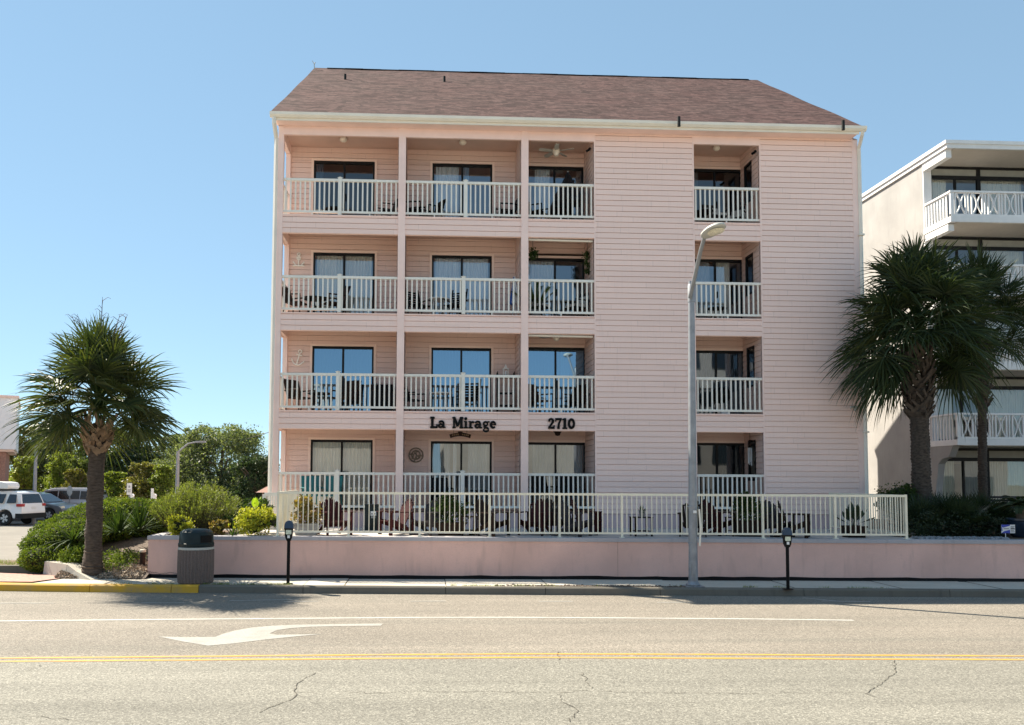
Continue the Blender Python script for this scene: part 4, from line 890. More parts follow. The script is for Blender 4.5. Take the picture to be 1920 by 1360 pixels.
# low spreading hedge on the corner bed: a mounded sheet of clumps stepping down to the pavement
bl = []
for px, py, Y, r0 in ((85, 1045, 21.9, .42), (95, 1020, 22.4, .5), (75, 1050, 22.2, .35), (125, 1010, 22.6, .55), (110, 1000, 23.2, .5), (150, 985, 23.4, .55), (185, 972, 23.8, .6), (150, 1000, 22.8, .5), (215, 966, 24.4, .62), (250, 966, 24.6, .62), (285, 966, 24.8, .6), (230, 985, 24.4, .6), (270, 985, 24.4, .6), (190, 990, 23.6, .6), (310, 970, 24.6, .5), (120, 1035, 22.3, .45), (90, 1035, 22.8, .45)):
    q = at(px, py, Y); bl.append((q.x, Y, q.z-.02, r0*1.45, r0*1.1, r0*.80))
def clipped(name, label, blobs, n, size, m_, cat='hedge', layers=(1.0, .93, .84), lump=.08):
    """leaves laid over the outer surface of merged ellipsoids, several layers deep"""
    B = np.array(blobs, float); P = []; D = []; w_ = B[:, 3]*B[:, 4]; w_ /= w_.sum()
    for li, sc_ in enumerate(layers):
        k = n//len(layers); idx = RNG.choice(len(B), k, p=w_); d = RNG.normal(size=(k, 3)); d /= np.linalg.norm(d, axis=1, keepdims=True)
        bump = 1+lump*(np.sin(d[:, :1]*9+idx[:, None])*np.sin(d[:, 1:2]*8)*np.sin(d[:, 2:]*9+2)+RNG.normal(size=(k, 1))*.35)
        p = B[idx, :3]+d*B[idx, 3:]*sc_*bump; nn = d/B[idx, 3:]; nn /= np.linalg.norm(nn, axis=1, keepdims=True)
        q = (p[:, None, :]-B[None, :, :3])/(B[None, :, 3:]*sc_); ins = ((q**2).sum(2) < .86); ins[np.arange(k), idx] = False; ok = ~ins.any(1) & (p[:, 2] > .14)
        P.append(p[ok]); t_ = RNG.normal(size=(ok.sum(), 3)); D.append(t_*.8+nn[ok]*.35+np.array([0, 0, .35]))
    return tag(leaf_mesh(name, np.concatenate(P), size, m_, None, .55, np.concatenate(D), .25), label, cat)
def core(parent, blobs, f=.84):  # solid dark cores added inside shrubs to block light through leaf gaps
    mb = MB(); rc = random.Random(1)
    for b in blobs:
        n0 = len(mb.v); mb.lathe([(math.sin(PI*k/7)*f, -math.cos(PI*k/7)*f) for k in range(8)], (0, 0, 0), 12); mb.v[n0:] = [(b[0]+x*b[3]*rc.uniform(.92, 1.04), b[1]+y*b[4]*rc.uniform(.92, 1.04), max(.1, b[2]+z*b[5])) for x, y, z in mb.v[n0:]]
    return mb.build('shrub_core', K['core_dark'], parent)
clipped('hedge', 'mounded low hedge with yellow-green top around the corner palm', bl, 95000, .062, K['hedge'])
t = bpy.data.objects['hedge']; core(t, bl); HB = t
def blades(name, label, c, n, L, wd, m_, cat, spread=1.1, el0=85, el1=10, sag=.35, group=None, seed=1, trunk=None, fan=0):
    rnd = random.Random(seed); mb = MB(); c = V(c)
    for k in range(n):
        a = k*2.39996+rnd.uniform(-.3, .3); el = R(el0+(el1-el0)*((k+.5)/n)+rnd.uniform(-8, 8)); l = L*rnd.uniform(.7, 1.1)
        d = V((math.cos(a)*math.cos(el), math.sin(a)*math.cos(el), math.sin(el))); s = V((-math.sin(a), math.cos(a), 0))
        b = c+V((math.cos(a), math.sin(a), 0))*rnd.uniform(0, .06)*spread; P = []
        for g, ww in ((0, .5), (.3, 1), (.65, .75), (1, .05)):
            q = b+d*l*g-V((0, 0, sag*l*math.cos(el)*g**2)); P.append((q+s*wd*ww/2, q-s*wd*ww/2))
        for (a0, a1), (b0, b1) in zip(P, P[1:]): mb.face([a0, a1, b1, b0])
    return tag(mb.build(name, m_), label, cat, group)
def fans(name, label, c, n, R_, m_, seed, cat='palmetto', group='low palmettos', leaflets=18):
    """trunkless fan palm"""
    rnd = random.Random(seed); vv = MB(); c = V(c)
    for k in range(n):
        a = k*2.39996; el = R(80-75*(k+.5)/n+rnd.uniform(-10, 10)); d = V((math.cos(a)*math.cos(el), math.sin(a)*math.cos(el), math.sin(el))); p = c+d*R_*.5*rnd.uniform(.7, 1.1)
        vv.bar(c, p, .012, .012); sd = d.cross(V((0, 0, 1))).normalized(); up_ = sd.cross(d)
        for j in range(leaflets):
            ph = R(-80+160*j/(leaflets-1)); ld = (d*math.cos(ph)+sd*math.sin(ph)+up_*.2*abs(math.sin(ph))).normalized(); L = R_*.55*(.7+.3*math.cos(ph)); wv = ld.cross(up_).normalized(); P = []
            for g, ww in ((0, .3), (.45, 1), (1, .04)):
                q = p+ld*L*g-V((0, 0, .18*L*g*g)); P.append((q+wv*.032*ww/2*R_, q-wv*.032*ww/2*R_))
            for (a0, a1), (b0, b1) in zip(P, P[1:]): vv.face([a0, a1, b1, b0])
    return tag(vv.build(name, m_), label, cat, group)
q = at(222, 985, 22.3); blades('yucca_plant', 'spiky yucca just right of the palm trunk', (q.x, 22.3, q.z-.2), 70, .85, .05, K['green'], 'yucca', group='yuccas in the corner bed', seed=2)
q = at(262, 985, 22.6); blades('yucca_plant', 'larger spiky yucca beside the end of the pink wall', (q.x, 22.6, q.z-.15), 80, .95, .05, K['green'], 'yucca', group='yuccas in the corner bed', seed=3)
q = at(138, 1005, 22.0); blades('yucca_plant', 'drooping yucca half buried in the hedge left of the palm trunk', (q.x, 22.0, q.z-.1), 50, .8, .045, K['green'], 'yucca', group='yuccas in the corner bed', seed=4, el0=60, el1=5)
bl = []
for px, py, Y, r0 in ((135, 1046, 21.4, .3), (150, 1040, 21.6, .3), (120, 1052, 21.5, .22), (165, 1036, 21.9, .3)):
    q = at(px, py, Y); bl.append((q.x, Y, q.z, r0, r0, r0*.75))
shrub('ground_shrub', 'pale green leafy shrub behind the concrete kerb block', bl, 2600, .085, K['hedge'], clump=.2, per=10, up=np.array([0, 0, .9]), jitter=.6, aspect=.32)
bl = []
for px, py, Y in ((205, 1046, 21.5), (228, 1040, 21.8), (250, 1048, 21.6), (215, 1060, 21.1)):
    q = at(px, py, Y); bl.append((q.x, Y, q.z-.05, .32, .3, .2))
shrub('ivy_patch', 'variegated ivy patch between the palm trunk and bollard light', bl, 2600, .06, K['hedge'], 'ivy', clump=.25, per=8)
pts = [];
for k in range(3600):
    x = random.uniform(-8.6, wl-.05); y = 20.56+abs(random.gauss(0, .55)); pts.append((x, y, bed_z(x, y)+random.uniform(.0, .05)))
tag(leaf_mesh('leaf_litter', np.array(pts), .065, K['litter'], None, .7), kind='stuff')
# shrubs in the raised bed
q = at(362, 985, 22.6)
mb = MB(); rnd = random.Random(11); sh_ = []
for k in range(620):
    a = rnd.random()*2*PI; rr2 = math.sqrt(rnd.random()); el = 1-rr2*.72; bx_ = q.x+math.cos(a)*rr2*.55; by_ = 22.9+math.sin(a)*rr2*.55
    P0 = V((bx_, by_, ZW-.05)); dd = V((math.cos(a)*rr2*.75+.05, math.sin(a)*rr2*.75, 0)); hgt = 1.32*(1-.5*rr2**2)*rnd.uniform(.8, 1.06)
    P = [P0, P0+dd*.45+V((0, 0, hgt*.45)), P0+dd*.85+V((.0, 0, hgt*.8)), P0+dd*1.0+V((.03, 0, hgt))]; sh_.append(P)
pts = []; dirs = []
for P in sh_:
    mb.tube(P, [.008, .006, .005, .003], 3, False)
    for s in range(46):
        f = rnd.random()**.6*3; i = min(2, int(f)); qq = P[i].lerp(P[i+1], f-i); dv = (P[i+1]-P[i]).normalized()
        a = rnd.random()*6.28; dd = V((math.cos(a), math.sin(a), 0))*.75+dv*.8; dd.normalize(); pts.append(qq+dd*.028); dirs.append(dd)
t = thing('rosemary_bush', 'tall feathery green bush with upright strands behind the litter bin', 'bush', (q.x, 22.9, ZW))
part('stem', mb, K['bark'], t); leaf_mesh('foliage', np.array(pts), .075, K['rosem'], t, .16, np.array(dirs), .12)
def bush(label, px, py, rpx, Y, m_, n, size, zb=None, name='shrub', group=None, zs=.9, cat='shrub', **kw):
    q = at(px, py, Y); r0 = rpx*Y/FPX; bl = [(q.x, Y, q.z, r0*.8, r0*.8, r0*zs*.8)]
    for k in range(7):
        a = k*.9; bl.append((q.x+math.cos(a)*r0*.55, Y+math.sin(a)*r0*.5, q.z+random.uniform(-.25, .35)*r0, r0*.42, r0*.42, r0*.42))
    o = shrub(name, label, bl, n, size, m_, cat, group, **kw); core(o, bl[:1], .66); return o
bush('small round gold shrub on the pink wall left of the bin', 338, 985, 27, 21.4, K['yellow'], 1900, .075, group='gold shrubs on the pink wall', name='gold_shrub', per=12, up=np.array([0, -.1, .8]), jitter=.8)
bush('largest round gold shrub beside the left end of the terrace fence', 478, 980, 40, 21.4, K['yellow'], 4200, .075, group='gold shrubs on the pink wall', name='gold_shrub', per=12, up=np.array([0, -.1, .8]), jitter=.8)
bush('orange tinged croton shrub right of the litter bin', 411, 989, 19, 21.5, K['croton'], 1000, .08, group='gold shrubs on the pink wall', name='croton_shrub', per=10)
bush('dark green leafy shrub between croton and large gold shrub', 437, 982, 22, 22.0, K['green'], 1300, .07)
bush('dark rose bush behind the largest gold shrub', 478, 955, 34, 22.4, K['green'], 2400, .075)
bush('small green shrub squeezed against the fence end post', 512, 980, 14, 21.3, K['hedge'], 700, .06)
q = at(480, 945, 22.1)
def broad(name, label, c, n, L, wd, m_, seed, el=(80, 25), cat='plant', group=None, z0=None):
    rnd = random.Random(seed); mb = MB(); c = V(c)
    for k in range(n):
        a = k*2.39996+rnd.random()*.4; e = R(el[0]+(el[1]-el[0])*k/max(1, n-1)); d = V((math.cos(a)*math.cos(e), math.sin(a)*math.cos(e), math.sin(e))); s = V((-math.sin(a), math.cos(a), 0)); u = s.cross(d)
        l = L*rnd.uniform(.75, 1.1); P = []
        for g, ww in ((0, .06), (.35, .10), (.5, .75), (.68, 1), (.85, .68), (1, .03)):
            qq = c+d*l*g-V((0, 0, .22*l*g*g*math.cos(e))); P.append((qq+s*wd*ww/2+u*wd*ww*.15, qq, qq-s*wd*ww/2+u*wd*ww*.15))
        for A, B in zip(P, P[1:]): mb.face([A[0], A[1], B[1], B[0]]); mb.face([A[1], A[2], B[2], B[1]])
    return tag(mb.build(name, m_), label, cat, group)
broad('broadleaf_plant', 'plant with big glowing lime leaves above the gold shrub', (q.x, 22.1, q.z-.28), 4, .58, .17, K['bright'], 4, (88, 62))
q = at(437, 1003, 21.2); blades('lily_plant', 'strappy green lily between croton and large gold shrub', (q.x, 21.2, ZW-.02), 26, .38, .035, K['green'], 'plant', seed=9, el1=20)
# right-hand planting
bush('rounded green bush between the terrace fence and the large palm', 1690, 937, 50, 23.4, K['green'], 4600, .07, name='bush', cat='bush')
for k, (px, Y, R_, lab_) in enumerate(((1725, 21.9, 1.15, 'dark palmetto nearest the right end of the terrace fence'), (1765, 22.6, 1.3, 'dark palmetto below the foot of the large palm'), (1800, 22.0, 1.2, 'dark palmetto midway between the two palm trunks'), (1838, 22.9, 1.3, 'dark palmetto at the foot of the slender palm'), (1872, 22.6, 1.05, 'dark palmetto beside the blue glazed pot'), (1745, 24.2, 1.25, 'dark palmetto behind the large palm trunk'), (1815, 24.6, 1.3, 'dark palmetto under the arched hotel fin'))):
    q = at(px, 1000, Y); fans('palmetto', lab_, (q.x, Y, ZW+.02), 26, R_, K['darkg'], 20+k)
for k, (px, Y, lab_) in enumerate(((1735, 21.2, 'dark low shrub with pale blossoms right of the terrace fence'), (1790, 21.5, 'dark low shrub behind the pebble patch'), (1850, 21.4, 'dark low shrub left of the small yard sign'))):
    q = at(px, 985, Y); shrub('low_shrub', lab_, [(q.x, Y, q.z, .5, .3, .36), (q.x+.3, Y+.1, q.z-.1, .35, .3, .3), (q.x-.3, Y+.1, q.z-.1, .35, .3, .3)], 1800, .06, K['darkg'], 'shrub', 'dark shrubs below the large palm')
pts = []; mbp = MB(); rnd = random.Random(5)
for k in range(420):
    x = at(rnd.uniform(1720, 1880), 1003, 20.6).x; y = wall_y(x)+rnd.uniform(.3, .75); r0 = rnd.uniform(.018, .04); M = Matrix.Translation((x, y, ZW+.01)) @ Matrix.Rotation(rnd.random()*3, 4, 'Z') @ Matrix.Rotation(rnd.random()*3, 4, 'X'); mbp.box(-r0, -r0*.8, -r0*.6, r0, r0*.8, r0*.6, M)
tag(mbp.build('pebbles', K['galv']), kind='stuff')
q = at(1915, 985, 21.4); t = thing('glazed_pot', 'large blue glazed pot with small cycad at the right edge', 'plant pot', (q.x, 21.4, ZW))
mb = MB(); mb.lathe([(.22, 0), (.30, .12), (.36, .33), (.37, .40), (.40, .42), (.40, .47), (.35, .47), (.33, .40), (.0, .38)], (q.x, 21.4, ZW), 24); part('pot', mb, K['glazed'], t, smooth=True)
mb = MB(); mb.lathe([(.10, .35), (.11, .6), (.08, .8)], (q.x, 21.4, ZW), 10); part('stem', mb, K['bark'], t)
mb = MB(); rnd = random.Random(2)
for k in range(22):
    a = k*2.4; el = R(60-50*k/22); P = [V((q.x, 21.4, ZW+.78))+V((math.cos(a)*math.cos(el), math.sin(a)*math.cos(el), math.sin(el)))*.7*g-V((0, 0, .35*g*g)) for g in (0, .3, .6, .85, 1)]
    s = V((-math.sin(a), math.cos(a), 0))
    for g in range(34):
        f = .15+.85*g/34; i = min(3, int(f*4)); b = P[i].lerp(P[i+1], f*4-i); l = .16*(1-f*.6)
        for sg in (-1, 1): mb.face([b, b+s*sg*l*.5+V((0, 0, .03)), b+s*sg*l+(P[-1]-P[0])*.08, b+(P[-1]-P[0])*.03])
part('fronds', mb, K['palmd'], t)
q = at(1890, 965, 25.5); t = thing('slatted_bench', 'dark slatted garden bench in front of the hotel windows', 'bench', (q.x, 25.5, ZW))
mb = MB()
for k in range(5): mb.box(q.x-.75, 25.7+k*.012, ZW+.50+k*.10, q.x+.75, 25.73+k*.012, ZW+.57+k*.10)
part('backrest', mb, K['greywood'], t); mb = MB()
for k in range(4): mb.box(q.x-.75, 25.28+k*.11, ZW+.42, q.x+.75, 25.37+k*.11, ZW+.45)
part('seat', mb, K['greywood'], t)
for sx in (-.7, .7):
    mb = MB(); mb.box(q.x+sx-.03, 25.3, ZW, q.x+sx+.03, 25.36, ZW+.42); mb.box(q.x+sx-.03, 25.64, ZW, q.x+sx+.03, 25.699, ZW+.95); part('leg', mb, K['greywood'], t)
q = at(1889, 990, 20.75); t = thing('yard_sign', 'small blue and white yard sign on a thin stake above the pink wall', 'sign', (q.x, 20.75, ZW))
a, b = at(1877, 984, 20.75), at(1903, 1000, 20.75)
mb = MB(); mb.box(a.x, 20.74, b.z, b.x, 20.75, a.z); part('panel', mb, K['signw'], t)
xm = a.x+(b.x-a.x)*.62; hz = a.z-b.z; mb = MB()
mb.prism([(a.x, a.z), (xm, a.z), (xm, a.z-hz*.12), (a.x+.05, a.z-hz*.35), (a.x, a.z-hz*.2)], 20.736, 20.7395); mb.prism([(a.x, b.z), (xm, b.z), (xm, b.z+hz*.4), (a.x+.06, b.z+hz*.22)], 20.736, 20.7395); mb.box(a.x, 20.736, b.z+hz*.24, a.x+.02, 20.7394, a.z-hz*.24); part('blue_print', mb, K['signb'], t)
mb = MB()
for k in range(5): mb.box(xm+.02, 20.736, b.z+hz*(.14+.16*k), b.x-.015-.02*(k % 2), 20.7395, b.z+hz*(.19+.16*k)+(.015 if k == 2 else 0))
mb.box(a.x+.05, 20.735, b.z+hz*.5, xm-.03, 20.7390, b.z+hz*.56); part('lettering', mb, K['ink'], t)
mb = MB(); mb.box((a.x+b.x)/2-.07, 20.752, ZW-.05, (a.x+b.x)/2-.055, 20.765, a.z-.02); part('stake', mb, K['white'], t)

# ------------------------------------------------------------------ street furniture
q = gp(359, 1096, .16); cx_, cy_ = q.x, q.y+.33; k_ = cy_/FPX
t = thing('litter_bin', 'ribbed concrete litter bin with dark green domed lid on the pavement', 'litter bin', (cx_, cy_, .158))
zl = at(365, 1022, cy_).z-.158; zt = at(365, 991, cy_).z-.158; zm = at(365, 1030, cy_).z-.158; r0 = 32*k_
mb = MB(); mb.lathe([(r0*.92, 0), (r0*.97, .03), (r0, zm*.5), (r0*.985, zm)], (cx_, cy_, .158), 128, lambda a, z: 1+(.022 if int(a*128/(2*PI)+.5) % 4 < 2 else -.022)); part('body', mb, K['aggregate'], t)
mb = MB(); mb.lathe([(r0*.95, zm), (r0*1.0, zm+.005), (r0*1.0, zm+.05), (r0*.97, zm+.06)], (cx_, cy_, .158), 40); part('rim', mb, K['grey'], t)
Hh = zt-zm; mb = MB(); mb.lathe([(r0*.98, zm+.06), (r0*1.0, zm+.075), (r0*1.0, zm+Hh*.30), (r0*.965, zm+Hh*.33), (r0*.94, zm+Hh*.72), (r0*.90, zm+Hh*.84), (r0*.74, zm+Hh*.94), (r0*.45, zm+Hh*.99), (0, zm+Hh)], (cx_, cy_, .158), 40)
lo = part('lid', mb, K['lid'], t, smooth=True, ang=30)
mb = MB(); A = [R(-62+44*k/8) for k in range(9)]; z0, z1 = .158+zm+Hh*.36, .158+zm+Hh*.70
P = lambda a, z, o: V((cx_+math.cos(a)*(r0*.962+o), cy_+math.sin(a)*(r0*.962+o), z))
for a0, a1 in zip(A, A[1:]): mb.face([P(a0, z0, .012), P(a1, z0, .012), P(a1, z1, .012), P(a0, z1, .012)]); 
mb.face([P(A[0], z0, -.02), P(A[0], z0, .012), P(A[0], z1, .012), P(A[0], z1, -.02)]); mb.face([P(A[-1], z0, .012), P(A[-1], z0, -.02), P(A[-1], z1, -.02), P(A[-1], z1, .012)])
mb.build('flap', K['black'], lo)
def meter(px, pyt, pyb, label, rz):
    q = gp(px, pyb, .16); x, y = q.x, q.y; zt = at(px, pyt, y).z; s = (zt-.16)/1.45
    t = thing('parking_meter', label, 'parking meter', (x, y, .158), 0, 'parking meters along the kerb'); M = Matrix.Translation((x, y, .158)) @ Matrix.Rotation(rz, 4, 'Z') @ Matrix.Scale(s, 4)
    mb = MB(); mb.tube([M @ V((0, 0, 0)), M @ V((0, 0, 1.02))], .038*s, 14); mb.tube([M @ V((0, 0, .98)), M @ V((0, 0, 1.02))], .048*s, 14); part('post', mb, K['black'], t, smooth=True)
    o2 = [(-.045, .99), (-.075, 1.06), (-.09, 1.2), (-.10, 1.27), (.10, 1.27), (.09, 1.2), (.075, 1.06), (.045, .99)]
    mb = MB(); mb.prism(o2, -.062, .062, 'y', M); ho = part('head', mb, K['black'], t)
    mb = MB(); mb.prism([(-.102, 1.272), (-.102, 1.33)]+[(-.102*math.cos(PI*k/12), 1.33+.12*math.sin(PI*k/12)) for k in range(1, 12)]+[(.102, 1.33), (.102, 1.272)], -.064, .064, 'y', M); mb.build('dome', K['blueg'], ho)
    mb = MB(); mb.prism([(-.107, 1.255), (.107, 1.255), (.107, 1.275), (-.107, 1.275)], -.069, .069, 'y', M); mb.build('band', K['plast'], ho)
    mb = MB(); mb.prism([(-.065, 1.15), (-.05, 1.135), (.05, 1.135), (.065, 1.15), (.062, 1.235), (-.062, 1.235)], -.0655, -.0622, 'y', M); mb.build('screen', K['lab'], ho)
    mb = MB(); mb.prism([(-.028, 1.05), (.03, 1.05), (.03, 1.115), (-.028, 1.115)], -.0655, -.0622, 'y', M); mb.build('label', K['labw'], ho)
    mb = MB(); mb.prism([(-.1, 0), (.1, 0), (.1, .012), (-.1, .012)], -.1, .1, 'y', M); part('base_plate', mb, K['black'], t)
meter(540, 976, 1095, 'black parking meter with blue dome near the left end of the terrace fence', .05)
meter(1477.5, 989, 1105, 'black parking meter with yellow label right of the street lamp', -.12)
# street lamp with curved arm
q = gp(1303, 1101, .16); x, y = q.x, q.y+.12; t = thing('street_lamp', 'tall galvanized street lamp standing in front of the pink clapboard wall', 'street lamp', (x, y, .158))
tp = at(1296, 528, y); base = V((x, y, .158)); PP_ = [base.lerp(tp, f) for f in (0, .12, .5, 1)]
mb = MB(); mb.tube(PP_, [.105, .098, .084, .070], 20); part('pole', mb, K['galv'], t, smooth=True)
mb = MB(); mb.lathe([(.15, 0), (.16, .05), (.125, .09), (.108, .12)], base, 16); mb.cbox((x, y, .166), (.42, .36, .02)); part('base_flange', mb, K['galv'], t)
mb = MB(); z = at(1300, 1000, y).z; mb.lathe([(.092, -.015), (.1, -.012), (.1, .012), (.092, .015)], (x-.012, y, z+.6), 20); mb.lathe([(.097, -.015), (.106, -.012), (.106, .012), (.097, .015)], (x-.004, y, z-.22), 20); part('band', mb, K['galv'], t, smooth=True)
mb = MB(); q2 = at(1303, 960, y-.11); mb.cbox((q2.x, y-.098, q2.z), (.07, .03, .06)); part('tag_plate', mb, K['labw'], t)
mb = MB(); e1, e2 = at(1311, 955, y-.1), at(1312, 1024, y-.1); mb.tube([e1, e1.lerp(e2, .5)+V((.02, -.02, 0)), e2], .022, 8); part('conduit', mb, K['cream'], t)
mb = MB(); e1 = at(1300, 1068, y-.1); mb.cbox((e1.x, y-.1, e1.z), (.09, .04, .24)); part('hand_hole', mb, K['galv'], t)
yl = y-1.35; a1 = at(1321, 445, yl); a0 = at(1294, 558, y-.09)
mb = MB(); mb.tube([a0, a0.lerp(a1, .35)+V((0, 0, .03)), a0.lerp(a1, .75)+V((0, 0, .06)), a1], [.05, .046, .042, .04], 12); ao = part('arm', mb, K['galv'], t, smooth=True)
mb = MB(); zc = at(1294, 545, y).z; mb.lathe([(.072, -.28), (.084, -.27), (.084, .12), (.072, .14)], (tp.x, y, zc), 16); mb.build('clamp', K['galv'], ao, smooth=True)
tipp = at(1355, 420, yl-.62); ax = (tipp-a1); L = ax.length; ax.normalize(); sd = ax.cross(V((0, 0, 1))).normalized(); un = sd.cross(ax)
mb = MB(); secs = [(-.03, .05, .05), (.0, .09, .07), (.12, .15, .10), (.35, .19, .11), (.6, .20, .10), (.82, .17, .08), (.96, .09, .05), (1.0, .03, .02)]; rows = []
for f, wd, hh in secs:
    c = a1+ax*f*L; rows.append([c+sd*wd*math.cos(2*PI*k/16)+un*(hh*math.sin(2*PI*k/16)*(1.0 if math.sin(2*PI*k/16) > 0 else .55)) for k in range(16)])
vs_ = [p for r0_ in rows for p in r0_]; mb.raw(vs_, [(i*16+k, i*16+(k+1) % 16, (i+1)*16+(k+1) % 16, (i+1)*16+k) for i in range(len(rows)-1) for k in range(16)]+[tuple(range(15, -1, -1)), tuple(range(len(vs_)-16, len(vs_)))]); ho = part('lamp_head', mb, K['grey'], t, smooth=True)
mb = MB(); pts = []
for k in range(16): pts.append(a1+ax*L*(.62+.30*math.cos(2*PI*k/16))+sd*.165*math.sin(2*PI*k/16)-un*.062)
ce = a1+ax*L*.62-un*.095
for k in range(16): mb.face([pts[k], pts[(k+1) % 16], ce])
mb.build('lens', K['lens'], ho)
# bollard light beside the wall end
q = gp(264, 1077, .2); t = thing('bollard_light', 'short dark bollard light with pale cap beside the pink wall end', 'bollard', (q.x, q.y+.1, .16)); zt = at(264, 1030, q.y+.1).z
mb = MB(); mb.lathe([(.075, .0), (.065, .03), (.065, zt-.24)], (q.x, q.y+.1, .16), 16); part('post', mb, K['brown'], t, smooth=True)
mb = MB(); mb.lathe([(.05, zt-.24), (.075, zt-.225), (.075, zt-.18), (.05, zt-.16)], (q.x, q.y+.1, .16), 16); part('cap', mb, K['conc'], t, smooth=True)
# concrete kerb block at the bed's edge
P = [gp(*p_, .17) for p_ in ((80, 1078), (122, 1083), (168, 1088))]; zt = at(82, 1053, P[0].y).z
t = thing('kerb_block', 'weathered concrete kerb block with sloped end below the palm', 'kerb block', (P[1].x, P[1].y, .16)); d = V((.12, .32, 0))
def slab4(mb, a, b, za, zb, d): 
    A = [V((a.x, a.y, .1)), V((b.x, b.y, .1)), V((b.x, b.y, zb))+d*.15, V((a.x, a.y, za))+d*.15]; B = [q+d for q in A]
    mb.raw(A+B, [(0, 1, 2, 3), (7, 6, 5, 4), (3, 2, 6, 7), (0, 3, 7, 4), (1, 5, 6, 2)])
mb = MB(); slab4(mb, P[0], P[1]-(P[1]-P[0])*.012, zt, zt-.02, d); part('block', mb, K['conc'], t)
mb = MB(); mid = P[1].lerp(P[2], .35); slab4(mb, P[1], mid, zt-.02, zt-.15, d); slab4(mb, mid, P[2], zt-.15, .17, d); part('ramp_end', mb, K['conc'], t)
# grass tufts, gravel at the kerb, weeds
def tufts(name, spots, n, L, m_):
    mb = MB(); rnd = random.Random(4)
    for (x, y, z, r0) in spots:
        for k in range(n):
            a = rnd.random()*6.28; b = V((x+rnd.gauss(0, r0), y+rnd.gauss(0, r0*.25), z)); l = L*rnd.uniform(.5, 1.2); e = b+V((math.cos(a)*l*.6, math.sin(a)*l*.6, l*rnd.uniform(.4, 1))); s = V((-math.sin(a), math.cos(a), 0))*.004
            mb.face([b+s, b-s, e])
    return tag(mb.build(name, m_), kind='stuff')
sp_ = []
for px0, px1, n_ in ((195, 320, 10), (375, 545, 26), (1010, 1040, 3), (870, 1000, 12), (1380, 1470, 5), (1520, 1640, 6), (900, 1300, 8)):
    for k in range(n_):
        q = gp(random.uniform(px0, px1), 1097, .16); sp_.append((q.x, kerb_y(q.x)+random.uniform(.18, .34), .155, .07))
for px in (848, 850, 540, 507): q = gp(px, 1097, .16); sp_.append((q.x, kerb_y(q.x)+.25, .16, .04))
tufts('grass_tufts', sp_, 26, .07, K['grass'])
sp_ = [(random.uniform(-19, -9.7), random.uniform(22.5, 25.1), .16, .25) for _ in range(420)]; tufts('verge_grass', sp_, 24, .10, K['grass'])
mbp = MB(); rnd = random.Random(8)
for k in range(700):
    x = at(min(1290, max(930, rnd.gauss(1120, 95))), 1098, 19.3).x; y = kerb_y(x)+.19+abs(rnd.gauss(0, .12)); r0 = rnd.uniform(.006, .02); M = Matrix.Translation((x, y, .16+r0*.4)) @ Matrix.Rotation(rnd.random()*3, 4, 'Z'); mbp.box(-r0*1.4, -r0*.7, -r0*.5, r0*1.4, r0*.7, r0*.5, M)
tag(mbp.build('gravel', K['mulch']), kind='stuff')
# far lamp posts, signs, cable
def far_lamp(px, pyt, pyb, Y, dx, dz, label):
    a = at(px, pyt, Y); b = at(px, pyb, Y); t = thing('lamp_post', label, 'lamp post', (a.x, Y, 0), 0, 'lamp posts in the parking lot'); mb = MB(); mb.tube([(a.x, Y, 0), (a.x, Y, a.z)], [.12, .08], 8); part('pole', mb, K['galv'], t, smooth=True)
    mb = MB(); mb.tube([(a.x, Y, a.z-.05), (a.x+dx*.4, Y, a.z+dz*.8), (a.x+dx*.8, Y, a.z+dz)], .045, 6); mb.cbox((a.x+dx*.95, Y, a.z+dz), (dx*.4, .2, .09)); part('arm', mb, K['galv'], t)
far_lamp(68, 834, 930, 47, .55, .3, 'small pale lamp post behind the white car at far left')
far_lamp(334, 846, 910, 44, 1.2, .48, 'thin lamp post with long arm before the broad oak tree')
def sign_post(px, py0, py1, pw, Y, label, kind):
    a = at(px, py0, Y); b = at(px, py1, Y); wd = pw*Y/FPX; t = thing('road_sign', label, 'road sign', (a.x, Y, 0)); mb = MB(); mb.box(a.x-.03, Y+.0, 0, a.x+.03, Y+.05, b.z+.1); part('post', mb, K['galv'], t)
    mb = MB()
    if kind == 'oct': r0 = wd/2; c = (a.z+b.z)/2; mb.prism([(a.x+r0*1.05*math.cos(R(22.5+45*k)), c+(a.z-b.z)/2*1.05*math.sin(R(22.5+45*k))) for k in range(8)], Y-.02, Y-.005); part('panel', mb, K['signback'], t)
    else:
        mb.box(a.x-wd/2, Y-.02, b.z, a.x+wd/2, Y-.002, a.z); part('panel', mb, K['signw'], t)
        if kind == 'txt':
            mb = MB(); h = a.z-b.z
            for f0, f1, w0 in ((.40, .46, .30), (.30, .35, .34), (.22, .27, .26)): mb.box(a.x-wd*w0, Y-.025, b.z+h*f0, a.x+wd*w0, Y-.021, b.z+h*f1)
            mb.box(a.x-wd*.16, Y-.025, b.z+h*.60, a.x+wd*.16, Y-.021, b.z+h*.78); part('lettering', mb, K['clay'], t)
    return t
sign_post(243, 906, 928, 9, 38, 'white rectangular road sign with small dark print behind the hedge', 'txt')
sign_post(286, 916, 935, 5, 38, 'narrow white road sign turned nearly edge on', 'nar')
sign_post(131, 911, 930, 10, 52, 'back of an octagonal grey stop sign above the parked cars', 'oct')
